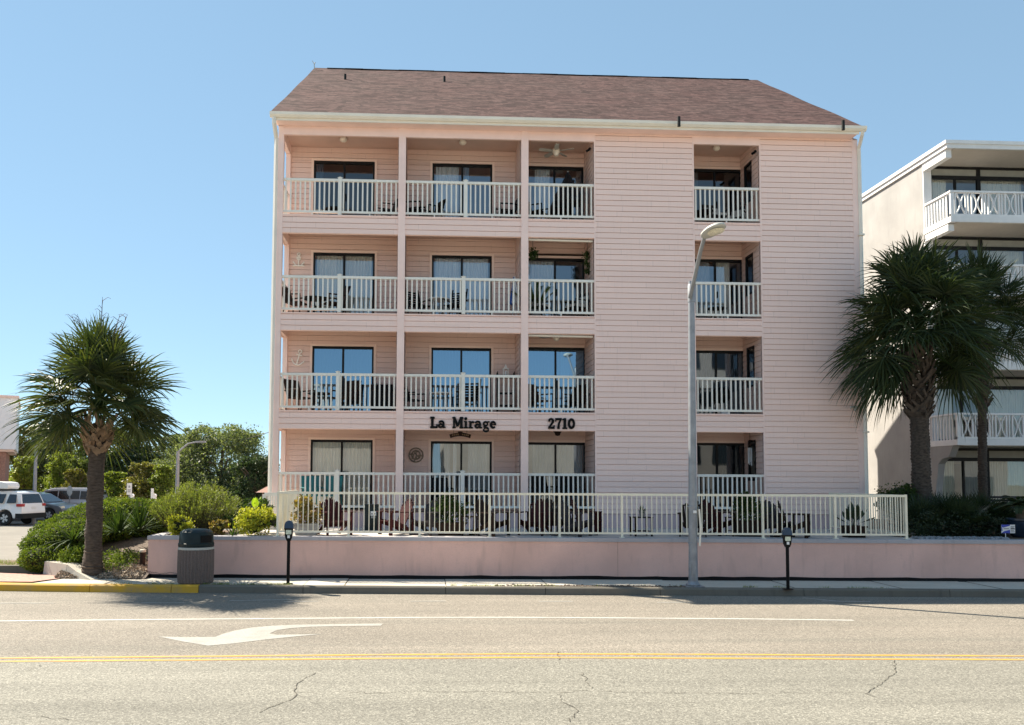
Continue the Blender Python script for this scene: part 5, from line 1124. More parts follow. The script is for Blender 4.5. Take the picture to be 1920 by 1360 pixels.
for px, lab_ in ((248, 'short white marker post below the rectangular road sign'), (290, 'short white marker post below the narrow road sign')):
    a = at(px, 929, 37.5); t = thing('marker_post', lab_, 'marker post', (a.x, 37.5, 0), 0, 'white marker posts'); mb = MB(); mb.box(a.x-.06, 37.45, 0, a.x+.06, 37.57, a.z); part('post', mb, K['white'], t); mb = MB(); mb.prism([(a.x-.08, a.z), (a.x+.08, a.z), (a.x, a.z+.07)], 37.43, 37.59); part('cap', mb, K['white'], t)
a, b = at(300, 862, 75), at(520, 806, 56); mb = MB(); mb.tube([a, a.lerp(b, .5)-V((0, 0, .25)), b, b+(b-a)*.6], .02, 4); tag(mb.build('overhead_cable', K['plast']), 'thin overhead cable crossing the sky left of the pink building', 'cable')

# ------------------------------------------------------------------ cars
def car(label, loc, rz, paint_, prof, belt, wheels, wr, wins, wid=.93, extras=()):
    """prof: side outline (x forward, z up); wins: side window polygons"""
    t = thing('parked_car', label, 'car', loc, rz, 'cars in the parking lot'); M = Matrix.Translation(loc) @ Matrix.Rotation(rz, 4, 'Z')
    hw = lambda z: wid-.03*max(0, .5-z)/.5 if z < belt else wid-(z-belt)*.32
    mb = MB(); n = len(prof); ins = [(p[0], p[1]) for p in prof]
    L_ = [M @ V((p[0], hw(p[1]), p[1])) for p in prof]; R_2 = [M @ V((p[0], -hw(p[1]), p[1])) for p in prof]
    mb.raw(L_+R_2, [tuple(range(n)), tuple(range(2*n-1, n-1, -1))]+[(i, i+n, (i+1) % n+n, (i+1) % n) for i in range(n)])
    bo = fixn(part('body', mb, paint_, t)); md = bo.modifiers.new('b', 'BEVEL'); md.width = .05; md.segments = 2; md.limit_method = 'ANGLE'; md.angle_limit = R(28)
    for wpoly in wins['side']:
        for s in (1, -1):
            mb = MB(); q = [M @ V((p[0], s*(hw(p[1])+.008), p[1])) for p in wpoly]; mb.face(q if s < 0 else q[::-1]); part('window', mb, K['glassd'], t)
    for (x0, z0, f0), (x1, z1, f1), nm, mm in wins['cross']:      # (x,z) edge pairs across the car
        dx, dz = x1-x0, z1-z0; l = math.hypot(dx, dz); nx, nz = -dz/l, dx/l
        if nz < 0 and abs(nz) > .05: nx, nz = -nx, -nz
        if abs(nz) <= .05: nx, nz = (1 if x0 > 0 else -1), 0
        mb = MB(); o_ = .01; mb.face([M @ V((x0+nx*o_, hw(z0)*f0, z0+nz*o_)), M @ V((x1+nx*o_, hw(z1)*f1, z1+nz*o_)), M @ V((x1+nx*o_, -hw(z1)*f1, z1+nz*o_)), M @ V((x0+nx*o_, -hw(z0)*f0, z0+nz*o_))]); part(nm, mb, mm, t)
    for wx in wheels:
        for s in (1, -1):
            Mw = M @ Matrix.Translation((wx, s*(wid-.10), wr)) @ Matrix.Rotation(R(90)*(-s), 4, 'X')
            mb = MB(); mb.lathe([(wr*.62, -.10), (wr*.92, -.11), (wr, -.07), (wr, .07), (wr*.92, .11), (wr*.64, .10)], (0, 0, 0), 24); mb.v = [tuple(Mw @ V(p)) for p in mb.v]; wo = part('wheel', mb, K['rubber'], t, smooth=True)
            mb = MB(); mb.lathe([(wr*.64, .085), (wr*.60, .10), (wr*.56, .07), (0, .05)], (0, 0, 0), 24)
            mb.m = 1
            for k in range(5):
                a = k*2*PI/5; ca, sa = math.cos(a), math.sin(a); P = lambda r_0, w_0: ((ca*r_0-sa*w_0), (sa*r_0+ca*w_0))
                mb.prism([P(.03, -.04), P(wr*.58, -.065), P(wr*.58, .065), P(.03, .04)], .072, .105, 'z')
            mb.v = [tuple(Mw @ V(p)) for p in mb.v]; mb.build('rim', [K['plast'], K['rim']], wo)
    for nm, mm, boxes in extras:
        for bx0 in boxes:
            mb = MB(); mb.box(*bx0, M); part(nm, mb, mm, t)
    return t
def arch(cx0, r0, z0, rev=False):
    a = [(cx0+r0*math.cos(R(180-18*k)), z0+r0*math.sin(R(180-18*k))*1.0) for k in range(11)]
    a = [(x, max(z, .28)) for x, z in a]; return a
# white SUV: front at +x
suv = [(-2.42, .42), (-2.44, .70), (-2.38, 1.08), (-2.22, 1.55), (-2.10, 1.72), (-1.7, 1.78), (.2, 1.79), (.6, 1.72), (1.25, 1.14), (2.2, 1.02), (2.45, .85), (2.45, .38)] + [(x, z) for x, z in arch(1.45, .46, .36)[::-1]] + [(x, z) for x, z in arch(-1.42, .46, .36)[::-1]]
sw = {'side': [[(-1.30, 1.15), (-.45, 1.15), (-.45, 1.62), (-1.38, 1.62)], [(-2.06, 1.16), (-1.50, 1.15), (-1.58, 1.62), (-1.98, 1.60)], [(-.35, 1.15), (1.0, 1.15), (.5, 1.62), (-.35, 1.62)]],
      'cross': [((-2.355, 1.14, .86), (-2.19, 1.62, .86), 'rear_window', K['glassd']), ((1.2, 1.19, .9), (.66, 1.66, .88), 'windscreen', K['glassd'])]}
ex = [('tail_light', K['red'], [(-2.42, .70, .98, -2.10, .945, 1.12), (-2.42, -.945, .98, -2.10, -.70, 1.12)]), ('bumper', K['plast'], [(-2.50, -.90, .36, -2.05, .935, .62)]), ('roof_rail', K['plast'], [(-1.8, .60, 1.80, .4, .65, 1.86), (-1.8, -.65, 1.80, .4, -.60, 1.86)]), ('number_plate', K['signw'], [(-2.425, -.16, .82, -2.405, .16, .96)])]
Yc = 45.5; q = gp(8, 992.5, .06); cx0 = q.x
def carpos(px, Y): return at(px, 990, Y).x
suv_rz = R(180-13)
wx = carpos(8, Yc); loc = V((wx, Yc, .05))-Matrix.Rotation(suv_rz, 3, 'Z') @ V((-1.42, .9, 0))
car('white family car with a white roof box and red tail lights at far left', loc, suv_rz, K['carw'], suv, 1.12, (1.45, -1.42), .37, sw, .93, ex)
q = at(5, 915, Yc+.7); mb = MB(); M = Matrix.Translation((q.x-.3, Yc+.6, 0)) @ Matrix.Rotation(suv_rz, 4, 'Z'); mb2 = [(-1.05, 1.93), (-1.12, 2.08), (-1.02, 2.27), (-.6, 2.33), (.5, 2.31), (1.0, 2.14), (1.08, 1.95), (1.0, 1.92)]
t = thing('roof_box', 'white roof box strapped on top of the white car', 'roof box', (q.x-.3, Yc+.6, 1.9)); mb.prism(mb2, -.42, .42, 'y', M); o = fixn(part('shell', mb, K['carw'], t)); md = o.modifiers.new('b', 'BEVEL'); md.width = .06; md.segments = 3
mb = MB()
for xx in (-.6, .5): mb.box(xx-.03, -.62, 1.86, xx+.03, .62, 1.92, M)
part('crossbar', mb, K['plast'], t)
# grey crossover, front to the right
cro = [(-2.2, .40), (-2.25, .95), (-2.0, 1.45), (-1.5, 1.60), (-.2, 1.63), (.25, 1.55), (1.12, 1.05), (1.95, .90), (2.22, .72), (2.25, .36)] + arch(1.38, .43, .35)[::-1] + arch(-1.35, .43, .35)[::-1]
cw = {'side': [[(-.4, 1.02), (.95, 1.02), (.28, 1.48), (-.4, 1.52)], [(-1.4, 1.02), (-.48, 1.02), (-.48, 1.52), (-1.45, 1.50)], [(-2.0, 1.05), (-1.48, 1.02), (-1.52, 1.48), (-1.88, 1.42)]], 'cross': [((1.08, 1.09, .88), (.31, 1.51, .86), 'windscreen', K['glassd']), ((-2.2, 1.02, .88), (-2.03, 1.4, .86), 'rear_window', K['glassd'])]}
ex = [('headlight', K['lens'], [(1.82, .62, .74, 2.17, .90, .86), (1.82, -.90, .74, 2.17, -.62, .86)]), ('bumper', K['plast'], [(2.1, -.86, .36, 2.28, .86, .55)])]
cz = R(-14); loc = V((carpos(92, 50), 50, .05))-Matrix.Rotation(cz, 3, 'Z') @ V((1.38, -.85, 0)); car('grey car facing right between the white car and the hedge', loc, cz, K['carg'], cro, 1.0, (1.38, -1.35), .35, cw, .92, ex)
van = [(-2.4, .40), (-2.45, 1.1), (-2.3, 1.65), (-2.0, 1.80), (.6, 1.80), (1.0, 1.70), (1.75, 1.12), (2.3, .95), (2.42, .38)] + arch(1.5, .45, .36)[::-1] + arch(-1.4, .45, .36)[::-1]
vw = {'side': [[(-2.2, 1.12), (-1.2, 1.12), (-1.2, 1.64), (-2.1, 1.60)], [(-1.15, 1.12), (.15, 1.12), (.15, 1.66), (-1.15, 1.66)], [(.2, 1.12), (1.55, 1.12), (.98, 1.6), (.2, 1.66)]], 'cross': [((1.7, 1.17, .9), (1.05, 1.65, .88), 'windscreen', K['glassd']), ((-2.4, 1.2, .88), (-2.32, 1.58, .86), 'rear_window', K['glassd'])]}
loc = V((at(122, 960, 57).x, 57, .05)); car('silver van with long dark windows behind the grey car', loc, R(184), K['cars'], van, 1.1, (1.5, -1.4), .36, vw, .95, [('roof_rail', K['white'], [(-1.9, .62, 1.805, .5, .67, 1.85), (-1.9, -.67, 1.805, .5, -.62, 1.85)])])

# ------------------------------------------------------------------ furniture
def adirondack(m_):
    t = thing('adirondack_chair', 'chair', 'adirondack chair', (0, 0, 0), 0, 'adirondack chairs on the terrace'); B = lambda n_, mb: mb.build(n_, m_, t)
    mb = MB()                                                        # faces -y
    for k in range(5): y = -.28+k*.105; mb.bar((-.27, y, .36-.03*k), (.27, y, .36-.03*k), .095, .02)
    B('seat', mb); mb = MB()
    for k in range(7):
        x = (k-3)*.085; h = .78-.035*abs(k-3)**1.5; b = V((x*.75, .12, .20)); e = V((x*1.08, .12+h*.36, .20+h*.92)); mb.bar(b, e, .078, .02, V((0, -1, .4)))
        mb.tube([e-V((0, .0, 0)), e+V((0, .006, .022))], [.037, .012], 8)
    for z0, w0 in ((.42, .27), (.78, .29)): mb.bar((-w0, .15+(z0-.2)*.38+.02, z0), (w0, .15+(z0-.2)*.38+.02, z0), .05, .02, V((0, -.4, 1)))
    B('backrest', mb)
    for s in (-1, 1):
        mb = MB(); mb.prism([(s*.26, -.38), (s*.40, -.38), (s*.41, -.15), (s*.37, .33), (s*.29, .33), (s*.27, -.1)], .575, .598, 'z'); B('armrest', mb)
        mb = MB(); mb.bar((s*.32, -.30, 0), (s*.32, -.30, .575), .03, .10, V((0, 1, 0))); B('leg', mb)
        mb = MB(); mb.prism([(-.36, .30), (-.36, .40), (-.2, .40), (.10, .26), (.52, .02), (.50, 0), (.36, 0), (.05, .17)], s*.29-.012, s*.29+.012, 'x'); mb.bar((s*.33, .33, .05), (s*.33, .30, .575), .03, .05, V((0, 1, 0))); B('leg', mb)
    return Proto(t)
AR, AW, AD = adirondack(K['rust']), adirondack(K['greywood']), adirondack(K['brown'])
def adk(P_, px, dy, rz, label, s=.98):
    p = at(px, 995, wall_y(4)+dy); y = wall_y(p.x)+dy; x = at(px, 995, y).x; return P_((x, y, ZW-.013), R(rz), label, s)
adk(AR, 628, .95, 28, 'dark red adirondack chair nearest the left end of the terrace fence')
adk(AR, 742, 1.15, -62, 'dark red adirondack chair in profile beside the green utility box')
adk(AW, 802, 1.1, -38, 'grey weathered adirondack chair left of the planter with the big dark plant')
adk(AD, 922, 1.0, 48, 'brown adirondack chair facing left beside the small low table')
adk(AR, 1003, 1.3, -30, 'dark red adirondack chair left of the middle in the cluster below the third bay')
adk(AD, 1034, 1.9, 8, 'brown adirondack chair at the back of the cluster below the third bay')
adk(AW, 1077, 1.0, 55, 'grey adirondack chair with sloping back at the right of the cluster below the third bay')
adk(AR, 1100, 1.7, 70, 'dark red adirondack chair in profile at the right edge of the third bay')
adk(AD, 1300, 1.1, -20, 'dark adirondack chair half hidden by the street lamp pole')
adk(AR, 1345, 1.6, 35, 'dark red adirondack chair just right of the street lamp pole')
adk(AW, 1454, 1.2, 12, 'grey adirondack chair with wide rounded back left of the right hand parking meter')
adk(AD, 1490, .95, 62, 'brown adirondack chair in profile above the right hand parking meter')
def side_table(m_):
    t = thing('side_table', 'table', 'side table', (0, 0, 0), 0, 'small tables on the terrace'); mb = MB()
    for k in range(4): mb.box(-.24+k*.121, -.24, .46, -.24+k*.121+.115, .24, .48)
    mb.build('tabletop', m_, t); mb = MB(); mb.box(-.2, -.2, .12, .2, .2, .135); mb.build('shelf', m_, t)
    for sx in (-1, 1):
        for sy_ in (-1, 1): mb = MB(); mb.box(sx*.21-.02, sy_*.2-.02, 0, sx*.21+.02, sy_*.2+.02, .459); mb.build('leg', m_, t)
    return Proto(t)
ST = side_table(K['brown'])
for px, dy, lab_ in ((881, 1.0, 'small dark low table left of the brown adirondack chair'), (1201, 1.1, 'small dark low table with a potted succulent on top'), (1378, 1.3, 'small dark low table left of the large leafy planter')):
    y = wall_y(4)+dy; x = at(px, 995, y).x; ST((x, wall_y(x)+dy, ZW-.013), R(4), lab_)
def planter(px, dy, label, kind, bw, bh, seed, m_='brown', fol='green'):
    y = wall_y(4)+dy; x = at(px, 995, y).x; y = wall_y(x)+dy; z = ZW-.013; t = thing('planter', label, 'planter', (x, y, z), 0, 'planters on the terrace')
    mb = MB(); mb.prism([(x-bw*.42, z), (x+bw*.42, z), (x+bw*.5, z+bh), (x-bw*.5, z+bh)], y-.18, y+.18); mb.box(x-bw*.53, y-.21, z+bh+.002, x+bw*.53, y-.14, z+bh+.04); mb.box(x-bw*.53, y+.14, z+bh+.002, x+bw*.53, y+.21, z+bh+.04); mb.box(x-bw*.45, y-.139, z+bh-.05, x+bw*.45, y+.139, z+bh+.01); part('box', mb, K[m_], t)
    if kind == 'bush': leaf_mesh('foliage', blob_points([(x, y, z+bh+.28, bw*.6, .28, .34), (x-.1, y, z+bh+.5, bw*.35, .2, .25)], 1500, .2, 10, .4), .085, K[fol], t)
    if kind == 'broad': o = broad('foliage', None, (x, y, z+bh), 11, .75, .17, K[fol], seed, (82, 35), None); Mi = wm(t).inverted(); o.data.transform(Mi); o.parent = t
    return t
planter(572, .85, 'low planter with croton foliage inside the left end of the terrace fence', 'bush', .6, .25, 1, 'clay', 'croton')
planter(845, 1.05, 'dark planter box with a tall dark leafy plant below the second bay', 'bush', .75, .28, 2, 'brown', 'green')
planter(1400, 1.2, 'wide dark planter with spreading leafy plant below the right hand balcony', 'bush', .7, .36, 3, 'brown', 'green')
planter(1590, 1.0, 'planter with tall broad leaved plant near the right end of the fence', 'broad', .5, .25, 4, 'brown', 'darkg')
y = wall_y(4)+1.1; x = at(1203, 995, y).x; t = thing('potted_succulent', 'small potted succulent standing on the low dark table', 'potted plant', (x, wall_y(x)+1.1, ZW+.46)); y = wall_y(x)+1.1
mb = MB(); mb.lathe([(.06, .002), (.085, .15), (.095, .17), (.08, .16), (0, .15)], (x, y, ZW+.465), 14); part('pot', mb, K['clay'], t, smooth=True); o = blades('foliage', None, (x, y, ZW+.61), 16, .2, .03, K['green'], None, seed=6); o.data.transform(wm(t).inverted()); o.parent = t
y = 23.6; q = at(697, 970, y); t = thing('utility_box', 'dark green utility box with white socket plate on the terrace', 'utility box', (q.x, y, ZW)); z1 = at(697, 948, y).z
mb = MB(); mb.box(q.x-.19, y, ZW-.014, q.x+.19, y+.25, z1); mb.box(q.x-.21, y-.02, z1+.001, q.x+.21, y+.27, z1+.03); part('cabinet', mb, K['lid'], t)
mb = MB(); s = at(700, 963, y-.01); mb.box(s.x-.075, y-.012, s.z-.06, s.x+.075, y-.001, s.z+.06); so_ = part('socket_plate', mb, K['labw'], t); mb = MB()
for sx in (-.035, .04): mb.box(s.x+sx-.018, y-.016, s.z-.03, s.x+sx+.012, y-.013, s.z+.01)
mb.build('socket', K['ink'], so_); mb = MB(); mb.box(s.x-.06, y-.008, s.z-.13, s.x+.06, y-.001, s.z-.075); part('nameplate', mb, K['clay'], t)

# balcony furniture -------------------------------------------------------
def patio_chair(m_, name='patio_chair', slats=False, high=.95, cush=None):
    t = thing(name, 'chair', 'patio chair', (0, 0, 0), 0, 'chairs on the balconies'); mb = MB()
    mb.box(-.25, -.25, .40, .25, .24, .43); mb.build('seat', m_, t); mb = MB()
    if slats:
        for k in range(6): z0 = .50+k*(high-.55)/6; mb.bar((-.25, .25+.03*k, z0), (.25, .25+.03*k, z0), .02, .045)
        for s in (-1, 1): mb.bar((s*.24, .24, .43), (s*.24, .44, high), .035, .03)
    else:
        P = [(.22, .43), (.26, .43), (.44, high-.03), (.41, high), (.38, high-.02)]; mb.prism(P, -.26, .26, 'x')
    mb.build('backrest', m_, t)
    for s in (-1, 1):
        mb = MB(); mb.tube([(s*.29, -.26, .63), (s*.29, .2, .64), (s*.28, .33, .62)], .022, 6); mb.build('armrest', m_, t)
        mb = MB(); mb.tube([(s*.27, -.24, 0), (s*.29, -.25, .63)], .018, 6); mb.build('leg', m_, t); mb = MB(); mb.tube([(s*.27, .30, 0), (s*.27, .24, .43)], .018, 6); mb.build('leg', m_, t)
    if cush: mb = MB(); mb.box(-.24, -.24, .431, .24, .2, .51); mb.box(-.24, .19, .52, .24, .27, high-.08, Matrix.Rotation(R(-14), 4, 'X') @ Matrix.Translation((0, -.08, 0))); mb.build('cushion', cush, t)
    return Proto(t)
def table(m_, h=.70, r=.42):
    t = thing('patio_table', 'table', 'patio table', (0, 0, 0), 0, 'tables on the balconies'); mb = MB(); mb.lathe([(0, h-.03), (r, h-.03), (r, h), (0, h)], (0, 0, 0), 20); mb.build('tabletop', m_, t)
    for k in range(4): a = PI/4+k*PI/2; mb = MB(); mb.tube([(r*.75*math.cos(a), r*.75*math.sin(a), 0), (r*.55*math.cos(a), r*.55*math.sin(a), h-.03)], .018, 6); mb.build('leg', m_, t)
    return Proto(t)
CB, CW, CS, CC, CT = patio_chair(K['black']), patio_chair(K['brown']), patio_chair(K['black'], slats=True, high=1.02), patio_chair(K['plast'], cush=K['cush']), patio_chair(K['teal'], high=.98)
TB, TW = table(K['black'], .62, .38), table(K['white'], .66, .36)
def bal(P_, px, i, Y, rz, label, s=1.0): return P_((at(px, 600, Y).x, Y, FL[i]+.0), R(rz), label, s)
bal(CB, 722, 3, 25.75, -70, 'black low chair at the right end of the top left balcony', .9); bal(TB, 625, 3, 25.9, 0, 'black round table in front of the door of the top left balcony', .8)
bal(CB, 776, 3, 25.75, 75, 'black chair at the left end of the top second balcony'); bal(CB, 806, 3, 25.95, -60, 'black chair just left of the white curtain on the top second balcony', .95); bal(CB, 948, 3, 25.75, -80, 'black chair at the right end of the top second balcony')
bal(CB, 1008, 3, 25.75, 60, 'black chair beside the closed umbrella on the top third balcony')
bal(CC, 1345, 3, 25.75, 10, 'chair with pale cushions on the small top right balcony'); bal(TB, 1322, 3, 25.8, 0, 'black table on the small top right balcony', .95); bal(CC, 1382, 3, 25.95, -40, 'cushioned chair against the side wall of the small top right balcony')
bal(CW, 556, 2, 25.75, 70, 'brown chair at the left end of the third floor left balcony', 1.05); bal(TB, 590, 2, 25.8, 0, 'black round table between two chairs on the third floor left balcony'); bal(CW, 624, 2, 25.7, -60, 'brown chair right of the table on the third floor left balcony', 1.05)
bal(CS, 788, 2, 25.8, 40, 'black slatted chair at the left end of the third floor second balcony'); bal(CS, 852, 2, 25.7, -25, 'black slatted chair right of the table on the third floor second balcony'); bal(TW, 822, 2, 25.85, 0, 'pale topped table between slatted chairs on the third floor second balcony')
bal(CC, 1012, 2, 25.75, 50, 'cushioned chair in the left of the third floor third balcony'); bal(CC, 1080, 2, 25.75, -60, 'cushioned chair in the right of the third floor third balcony')
bal(TB, 1345, 2, 25.8, 0, 'black table on the small third floor right balcony', .8)
bal(CW, 566, 1, 25.75, 50, 'brown chair at the left end of the second floor left balcony', 1.1); bal(TB, 602, 1, 25.85, 0, 'black round table in the middle of the second floor left balcony'); bal(CW, 648, 1, 25.7, -30, 'brown chair just right of the rail post on the second floor left balcony', 1.1)
bal(CB, 776, 1, 25.75, 60, 'black chair at the left end of the balcony above the building name'); bal(TW, 828, 1, 25.8, 0, 'white table with black surrounds above the building name'); bal(CS, 878, 1, 25.7, -20, 'black slatted chair beside the rail post above the building name', 1.1)
bal(CW, 1012, 1, 25.75, 40, 'brown chair in the left of the balcony above the house number', 1.05); bal(CW, 1080, 1, 25.75, -45, 'brown chair in the right of the balcony above the house number', 1.05)
bal(CT, 592, 0, 25.7, 20, 'teal chair in front of the ground floor left door', 1.05); bal(CT, 622, 0, 25.75, -15, 'teal chair right beside the rail post on the ground floor left balcony', 1.05); bal(CB, 1020, 0, 25.7, 20, 'black chair in the left of the ground floor third balcony', 1.15); bal(CB, 1062, 0, 25.75, -25, 'black chair in the right of the ground floor third balcony', 1.15); bal(TB, 905, 0, 25.8, 0, 'black table right of the rail post on the ground floor second balcony'); bal(CB, 830, 0, 25.8, 10, 'black chair in front of the ground floor second door', 1.05)
def umbrella(px, i, Y, h, label, m_, lean=0, wide=.12):
    x = at(px, 600, Y).x; z = FL[i]; t = thing('folded_umbrella', label, 'umbrella', (x, Y, z)); mb = MB(); mb.tube([(x, Y, 0+z), (x+lean, Y+.05, z+h)], .018, 6); part('pole', mb, K['white'], t)
    mb = MB(); mb.lathe([(.02, h-.02), (wide*.35, h*.82), (wide*.8, h*.6), (wide, h*.42), (wide*.75, h*.40)], (0, 0, 0), 14, lambda a, zz: 1+.22*math.sin(a*6)); mb.v = [(x+p[0]+lean*p[2]/h, Y+p[1]+.05*p[2]/h, z+p[2]) for p in mb.v]; part('canopy', mb, m_, t); return t
umbrella(961, 2, 26.2, 1.5, 'blue folded beach umbrella leaning at the right end of the third floor second balcony', K['bluec'], .05); umbrella(968, 2, 26.0, 1.45, 'white folded beach umbrella beside the blue one', K['white'], -.04)
umbrella(1066, 3, 25.7, 1.78, 'large black half closed umbrella on the top third balcony', K['blackc'], 0, .48)
# decor on the back walls
def decor(name, label, cat, px, py, polys, m_, s, tubes=()):
    q = at(px, py, YB-.05); t = thing(name, label, cat, q); mb = MB(); 
    for k, p in enumerate(polys): mb.prism([(q.x+a*s, q.z+b*s) for a, b in p], YB-.055-.002*k, YB-.025)
    part('plate', mb, m_, t) if polys else None
    if tubes: mb = MB(); [mb.tube([(q.x+a*s, YB-.05, q.z+b*s) for a, b in tt], .022, 6) for tt in tubes]; part('frame', mb, m_, t)
    return t
cir = lambda r0, n=16, a0=0, a1=360, ox=0, oy=0: [(ox+r0*math.cos(R(a0+(a1-a0)*k/n)), oy+r0*math.sin(R(a0+(a1-a0)*k/n))) for k in range(n+1)]
sh_a = [[(0, .62), (0, -.6)], [(-.3, .4), (.3, .4)], cir(.16, 10, 0, 360, 0, .78), cir(.55, 12, 200, 340, 0, -.1), [(-.55, -.3), (-.66, -.12)], [(.55, -.3), (.66, -.12)]]
t = decor('anchor_decor', 'tilted pale anchor on the second floor left balcony wall', 'wall decor', 559, 673, [], K['shell'], .3, sh_a); 
for ch in t.children: ch.rotation_euler = (0, R(14), 0)
decor('anchor_decor', 'upright pale anchor ornament on the third floor left balcony wall', 'wall decor', 560, 489, [], K['shell'], .26, sh_a + [[(-.7, -.62), (.7, -.62)], cir(.2, 8, 0, 360, 0, .3)])
decor('wall_medallion', 'round openwork metal medallion beside the ground floor second door', 'wall decor', 780, 853.5, [], K['brass'], .24, [cir(.9, 20), cir(.55, 14), [(-.5, -.5), (0, .7), (.1, -.6)], [(.5, -.4), (-.2, .3), (.4, .5)], [(-.85, .1), (-.3, .1)], [(.3, 0), (.85, -.1)], [(-.2, -.8), (.1, 0)]])
q = at(863, 814.5, YB-.75); t = thing('hanging_plaque', 'dark arched wooden plaque hanging below the building name', 'sign', q); mb = MB(); top = [(q.x-.33+.66*k/12, q.z-.01+.06*math.sin(PI*k/12)) for k in range(13)]; bot = [(q.x+.30-.60*k/12, q.z-.12+.06*math.sin(PI*k/12)) for k in range(13)]; mb.prism(top+bot, YB-.78, YB-.75); mb.lathe([(.07, -.02), (.07, .02)], (q.x, YB-.765, q.z+.06), 10); part('board', mb, K['brown'], t); mb = MB()
for sx in (-1, 1):
    for k in range(4): xx = q.x+sx*(.07+.055*k); mb.box(xx-.018, YB-.786, q.z-.07+.05*(1-((.07+.055*k)/.33)**2)-.012, xx+.018, YB-.781, q.z-.03+.05*(1-((.07+.055*k)/.33)**2)); 
part('lettering', mb, K['boot'], t); mb = MB(); [mb.tube([(q.x+s*.2, YB-.765, q.z+.0), (q.x+s*.2, YB-.765, CEIL[0])], .005, 4) for s in (-1, 1)]; part('chain', mb, K['black'], t)
# metal rack with ornament, grills, wind chime, hanging plants
q = at(948, 768, 26.1); x, z = q.x, FL[1]; t = thing('metal_rack', 'dark metal shelf rack with ornament at right of the balcony above the name', 'rack', (x, 26.1, z))
for sx in (-.26, .26):
    for yy in (25.95, 26.25): mb = MB(); mb.tube([(x+sx, yy, z), (x+sx, yy, z+1.36)], .014, 6); part('upright', mb, K['black'], t)
for zz in (.3, .68, 1.18): mb = MB(); mb.box(x-.28, 25.94, z+zz, x+.28, 26.26, z+zz+.03); part('shelf', mb, K['black'], t)
t = thing('lantern', 'pale lantern ornament on top of the metal rack', 'lantern', (x, 26.1, z+1.21)); mb = MB(); mb.box(x-.09, 26.02, z+1.212, x+.09, 26.18, z+1.24); mb.box(x-.09, 26.02, z+1.45, x+.09, 26.18, z+1.47); [mb.box(x+a-.012, 26.1+b-.012, z+1.24, x+a+.012, 26.1+b+.012, z+1.45) for a in (-.07, .07) for b in (-.06, .06)]; part('frame', mb, K['shell'], t); mb = MB(); mb.tube([(x, 26.1, z+1.47), (x, 26.1, z+1.6)], [.06, .01], 6); part('top', mb, K['shell'], t); mb = MB(); mb.tube([(x, 26.1, z+1.25), (x, 26.1, z+1.40)], .03, 8); part('candle', mb, K['white'], t)
x = at(716, 745, 26.0).x; z = FL[1]; t = thing('gas_grill', 'black cabinet grill at the right end of the second floor left balcony', 'grill', (x, 26.1, z)); mb = MB(); mb.box(x-.32, 25.9, z+.08, x+.32, 26.35, z+.72); part('cabinet', mb, K['black'], t); mb = MB(); mb.prism([(25.88, z+.722), (26.36, z+.722), (26.36, z+.86), (26.22, z+.95), (25.98, z+.92)], x-.34, x+.34, 'x'); part('lid', mb, K['black'], t)
for sx in (-.28, .28): mb = MB(); mb.lathe([(.05, -.02), (.05, .02)], (x+sx, 26.0, z+.05), 10); part('caster', mb, K['rubber'], t)
x = at(1352, 745, 25.9).x; t = thing('kettle_grill', 'round black kettle grill on the small second floor right balcony', 'grill', (x, 25.9, z)); mb = MB(); mb.lathe([(0, .42), (.18, .46), (.28, .58), (.30, .68)], (x, 25.9, z), 20); part('bowl', mb, K['black'], t, smooth=True); mb = MB(); mb.lathe([(.305, .685), (.29, .80), (.2, .90), (.06, .94), (0, .945)], (x, 25.9, z), 20); part('lid', mb, K['black'], t, smooth=True)
for k in range(3): a = k*2.1+.4; mb = MB(); mb.tube([(x+.16*math.cos(a), 25.9+.16*math.sin(a), z+.5), (x+.28*math.cos(a), 25.9+.28*math.sin(a), z)], .016, 6); part('leg', mb, K['galv'], t)
mb = MB(); mb.box(x-.1, 25.6, z+.0, x+.12, 25.72, z+.16); tag(mb.build('white_box', K['white']), 'small white box on the floor before the kettle grill', 'box')
q = at(1406, 828, 25.8); t = thing('wind_chime', 'white tubed wind chime hanging in the ground floor right balcony', 'wind chime', q); mb = MB(); mb.lathe([(.07, -.12), (.07, -.10), (.0, -.08)], q, 12); mb.tube([q+V((0, 0, -.1)), (q.x, q.y, CEIL[0])], .006, 4); mb.lathe([(0, -.03), (.05, 0), (.0, .06)], q, 10); part('top', mb, K['brown'], t)
for k in range(6): a = k*PI/3; mb = MB(); mb.tube([q+V((.055*math.cos(a), .055*math.sin(a), -.2)), q+V((.055*math.cos(a), .055*math.sin(a), -.60-.03*k))], .011, 6); part('tube', mb, K['white'], t)
q = at(999, 476, 25.5); t = thing('hanging_plant', 'dark hanging plant beside the column on the third floor third balcony', 'hanging plant', (q.x, 25.5, q.z)); leaf_mesh('foliage', blob_points([(q.x, 25.5, q.z, .14, .14, .18)], 260, .25, 6, .3), .08, K['green'], t); mb = MB(); mb.tube([(q.x, 25.5, q.z), (q.x, 25.5, CEIL[2])], .006, 4); part('cord', mb, K['black'], t)
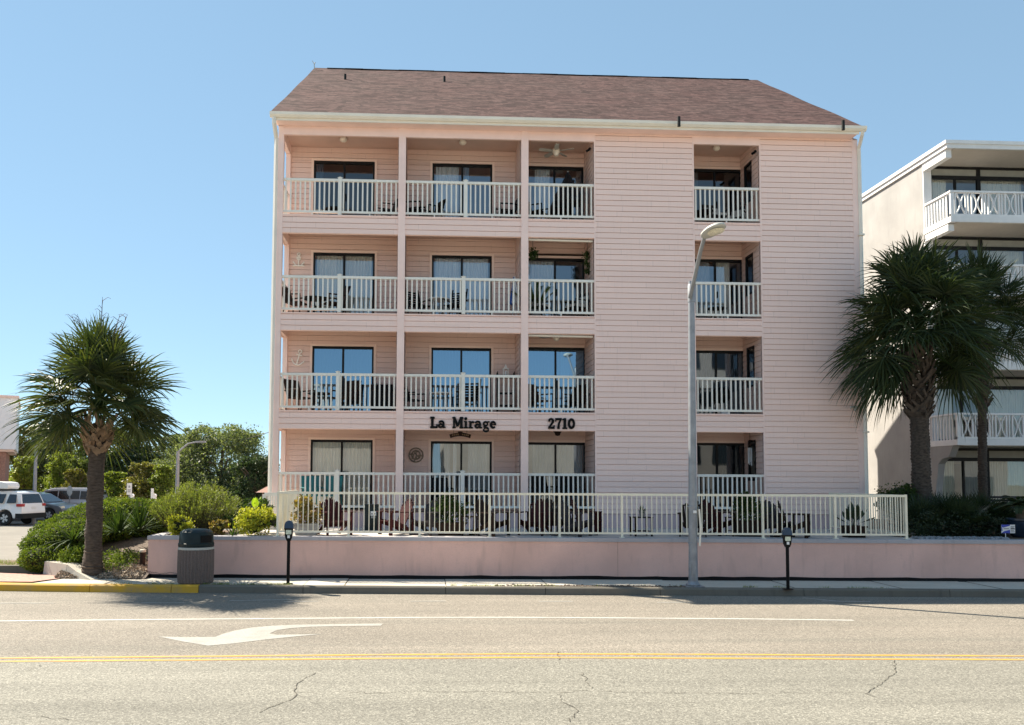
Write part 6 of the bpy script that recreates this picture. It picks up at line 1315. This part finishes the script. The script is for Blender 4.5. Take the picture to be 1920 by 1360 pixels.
q = at(1101, 485, 25.6); t = thing('hanging_plant', 'trailing hanging plant at the right wall of the third floor third balcony', 'hanging plant', (q.x, 25.6, q.z)); leaf_mesh('foliage', blob_points([(q.x, 25.6, q.z, .10, .12, .28), (q.x, 25.6, q.z-.3, .07, .1, .25)], 420, .25, 6, .3), .07, K['green'], t); mb = MB(); mb.tube([(q.x, 25.6, q.z), (q.x, 25.6, CEIL[2])], .006, 4); part('cord', mb, K['black'], t)
x = at(1004, 560, 25.6).x; z = FL[2]; t = thing('potted_palm', 'potted areca palm on the third floor third balcony', 'potted plant', (x, 25.6, z)); mb = MB(); mb.lathe([(.13, 0), (.18, .28), (.19, .3), (.16, .29), (0, .28)], (x, 25.6, z), 16); part('pot', mb, K['clay'], t, smooth=True); mb = MB()
for k in range(13):
    a = k*2.4; el = R(82-3.5*k); P = [V((x, 25.6, z+.28))+V((math.cos(a)*math.cos(el), math.sin(a)*math.cos(el), math.sin(el)))*1.15*g-V((0, 0, .25*g*g)) for g in (0, .35, .65, 1)]; s = V((-math.sin(a), math.cos(a), 0))
    mb.tube(P, .006, 3)
    for g in range(22):
        f = .35+.65*g/22; i_ = min(2, int(f*3)); b = P[i_].lerp(P[i_+1], f*3-i_); dd = (P[-1]-P[0]).normalized()
        for sg in (-1, 1): mb.face([b, b+s*sg*.09+dd*.05, b+s*sg*.17+dd*.10-V((0, 0, .03)), b+dd*.03])
part('fronds', mb, K['green'], t)
q = at(1418, 690, 26.0); t = thing('wall_plate', 'oval plate on the side wall of the second floor right balcony', 'wall decor', (10.1, 26.0, q.z)); mb = MB(); mb.prism([(26.0-.25+.09*math.cos(R(20*k)), q.z+.14*math.sin(R(20*k))) for k in range(18)], 10.08, 10.118, 'x'); part('plate', mb, K['clay'], t)
# screen roller housings across the two third-bay openings
for i, lab_ in ((2, 'rolled white screen under the ceiling beam of the third floor third balcony'), (1, 'rolled white screen under the ceiling beam above the house number balcony')):
    mb = MB(); z = FASC[i][0]; mb.tube([(C2[1]+.03, 25.12, z-.03), (5.04, 25.12, z-.045)], .035, 8); tag(mb.build('rolled_screen', K['cream']), lab_, 'screen')
print('objects', len(bpy.data.objects))
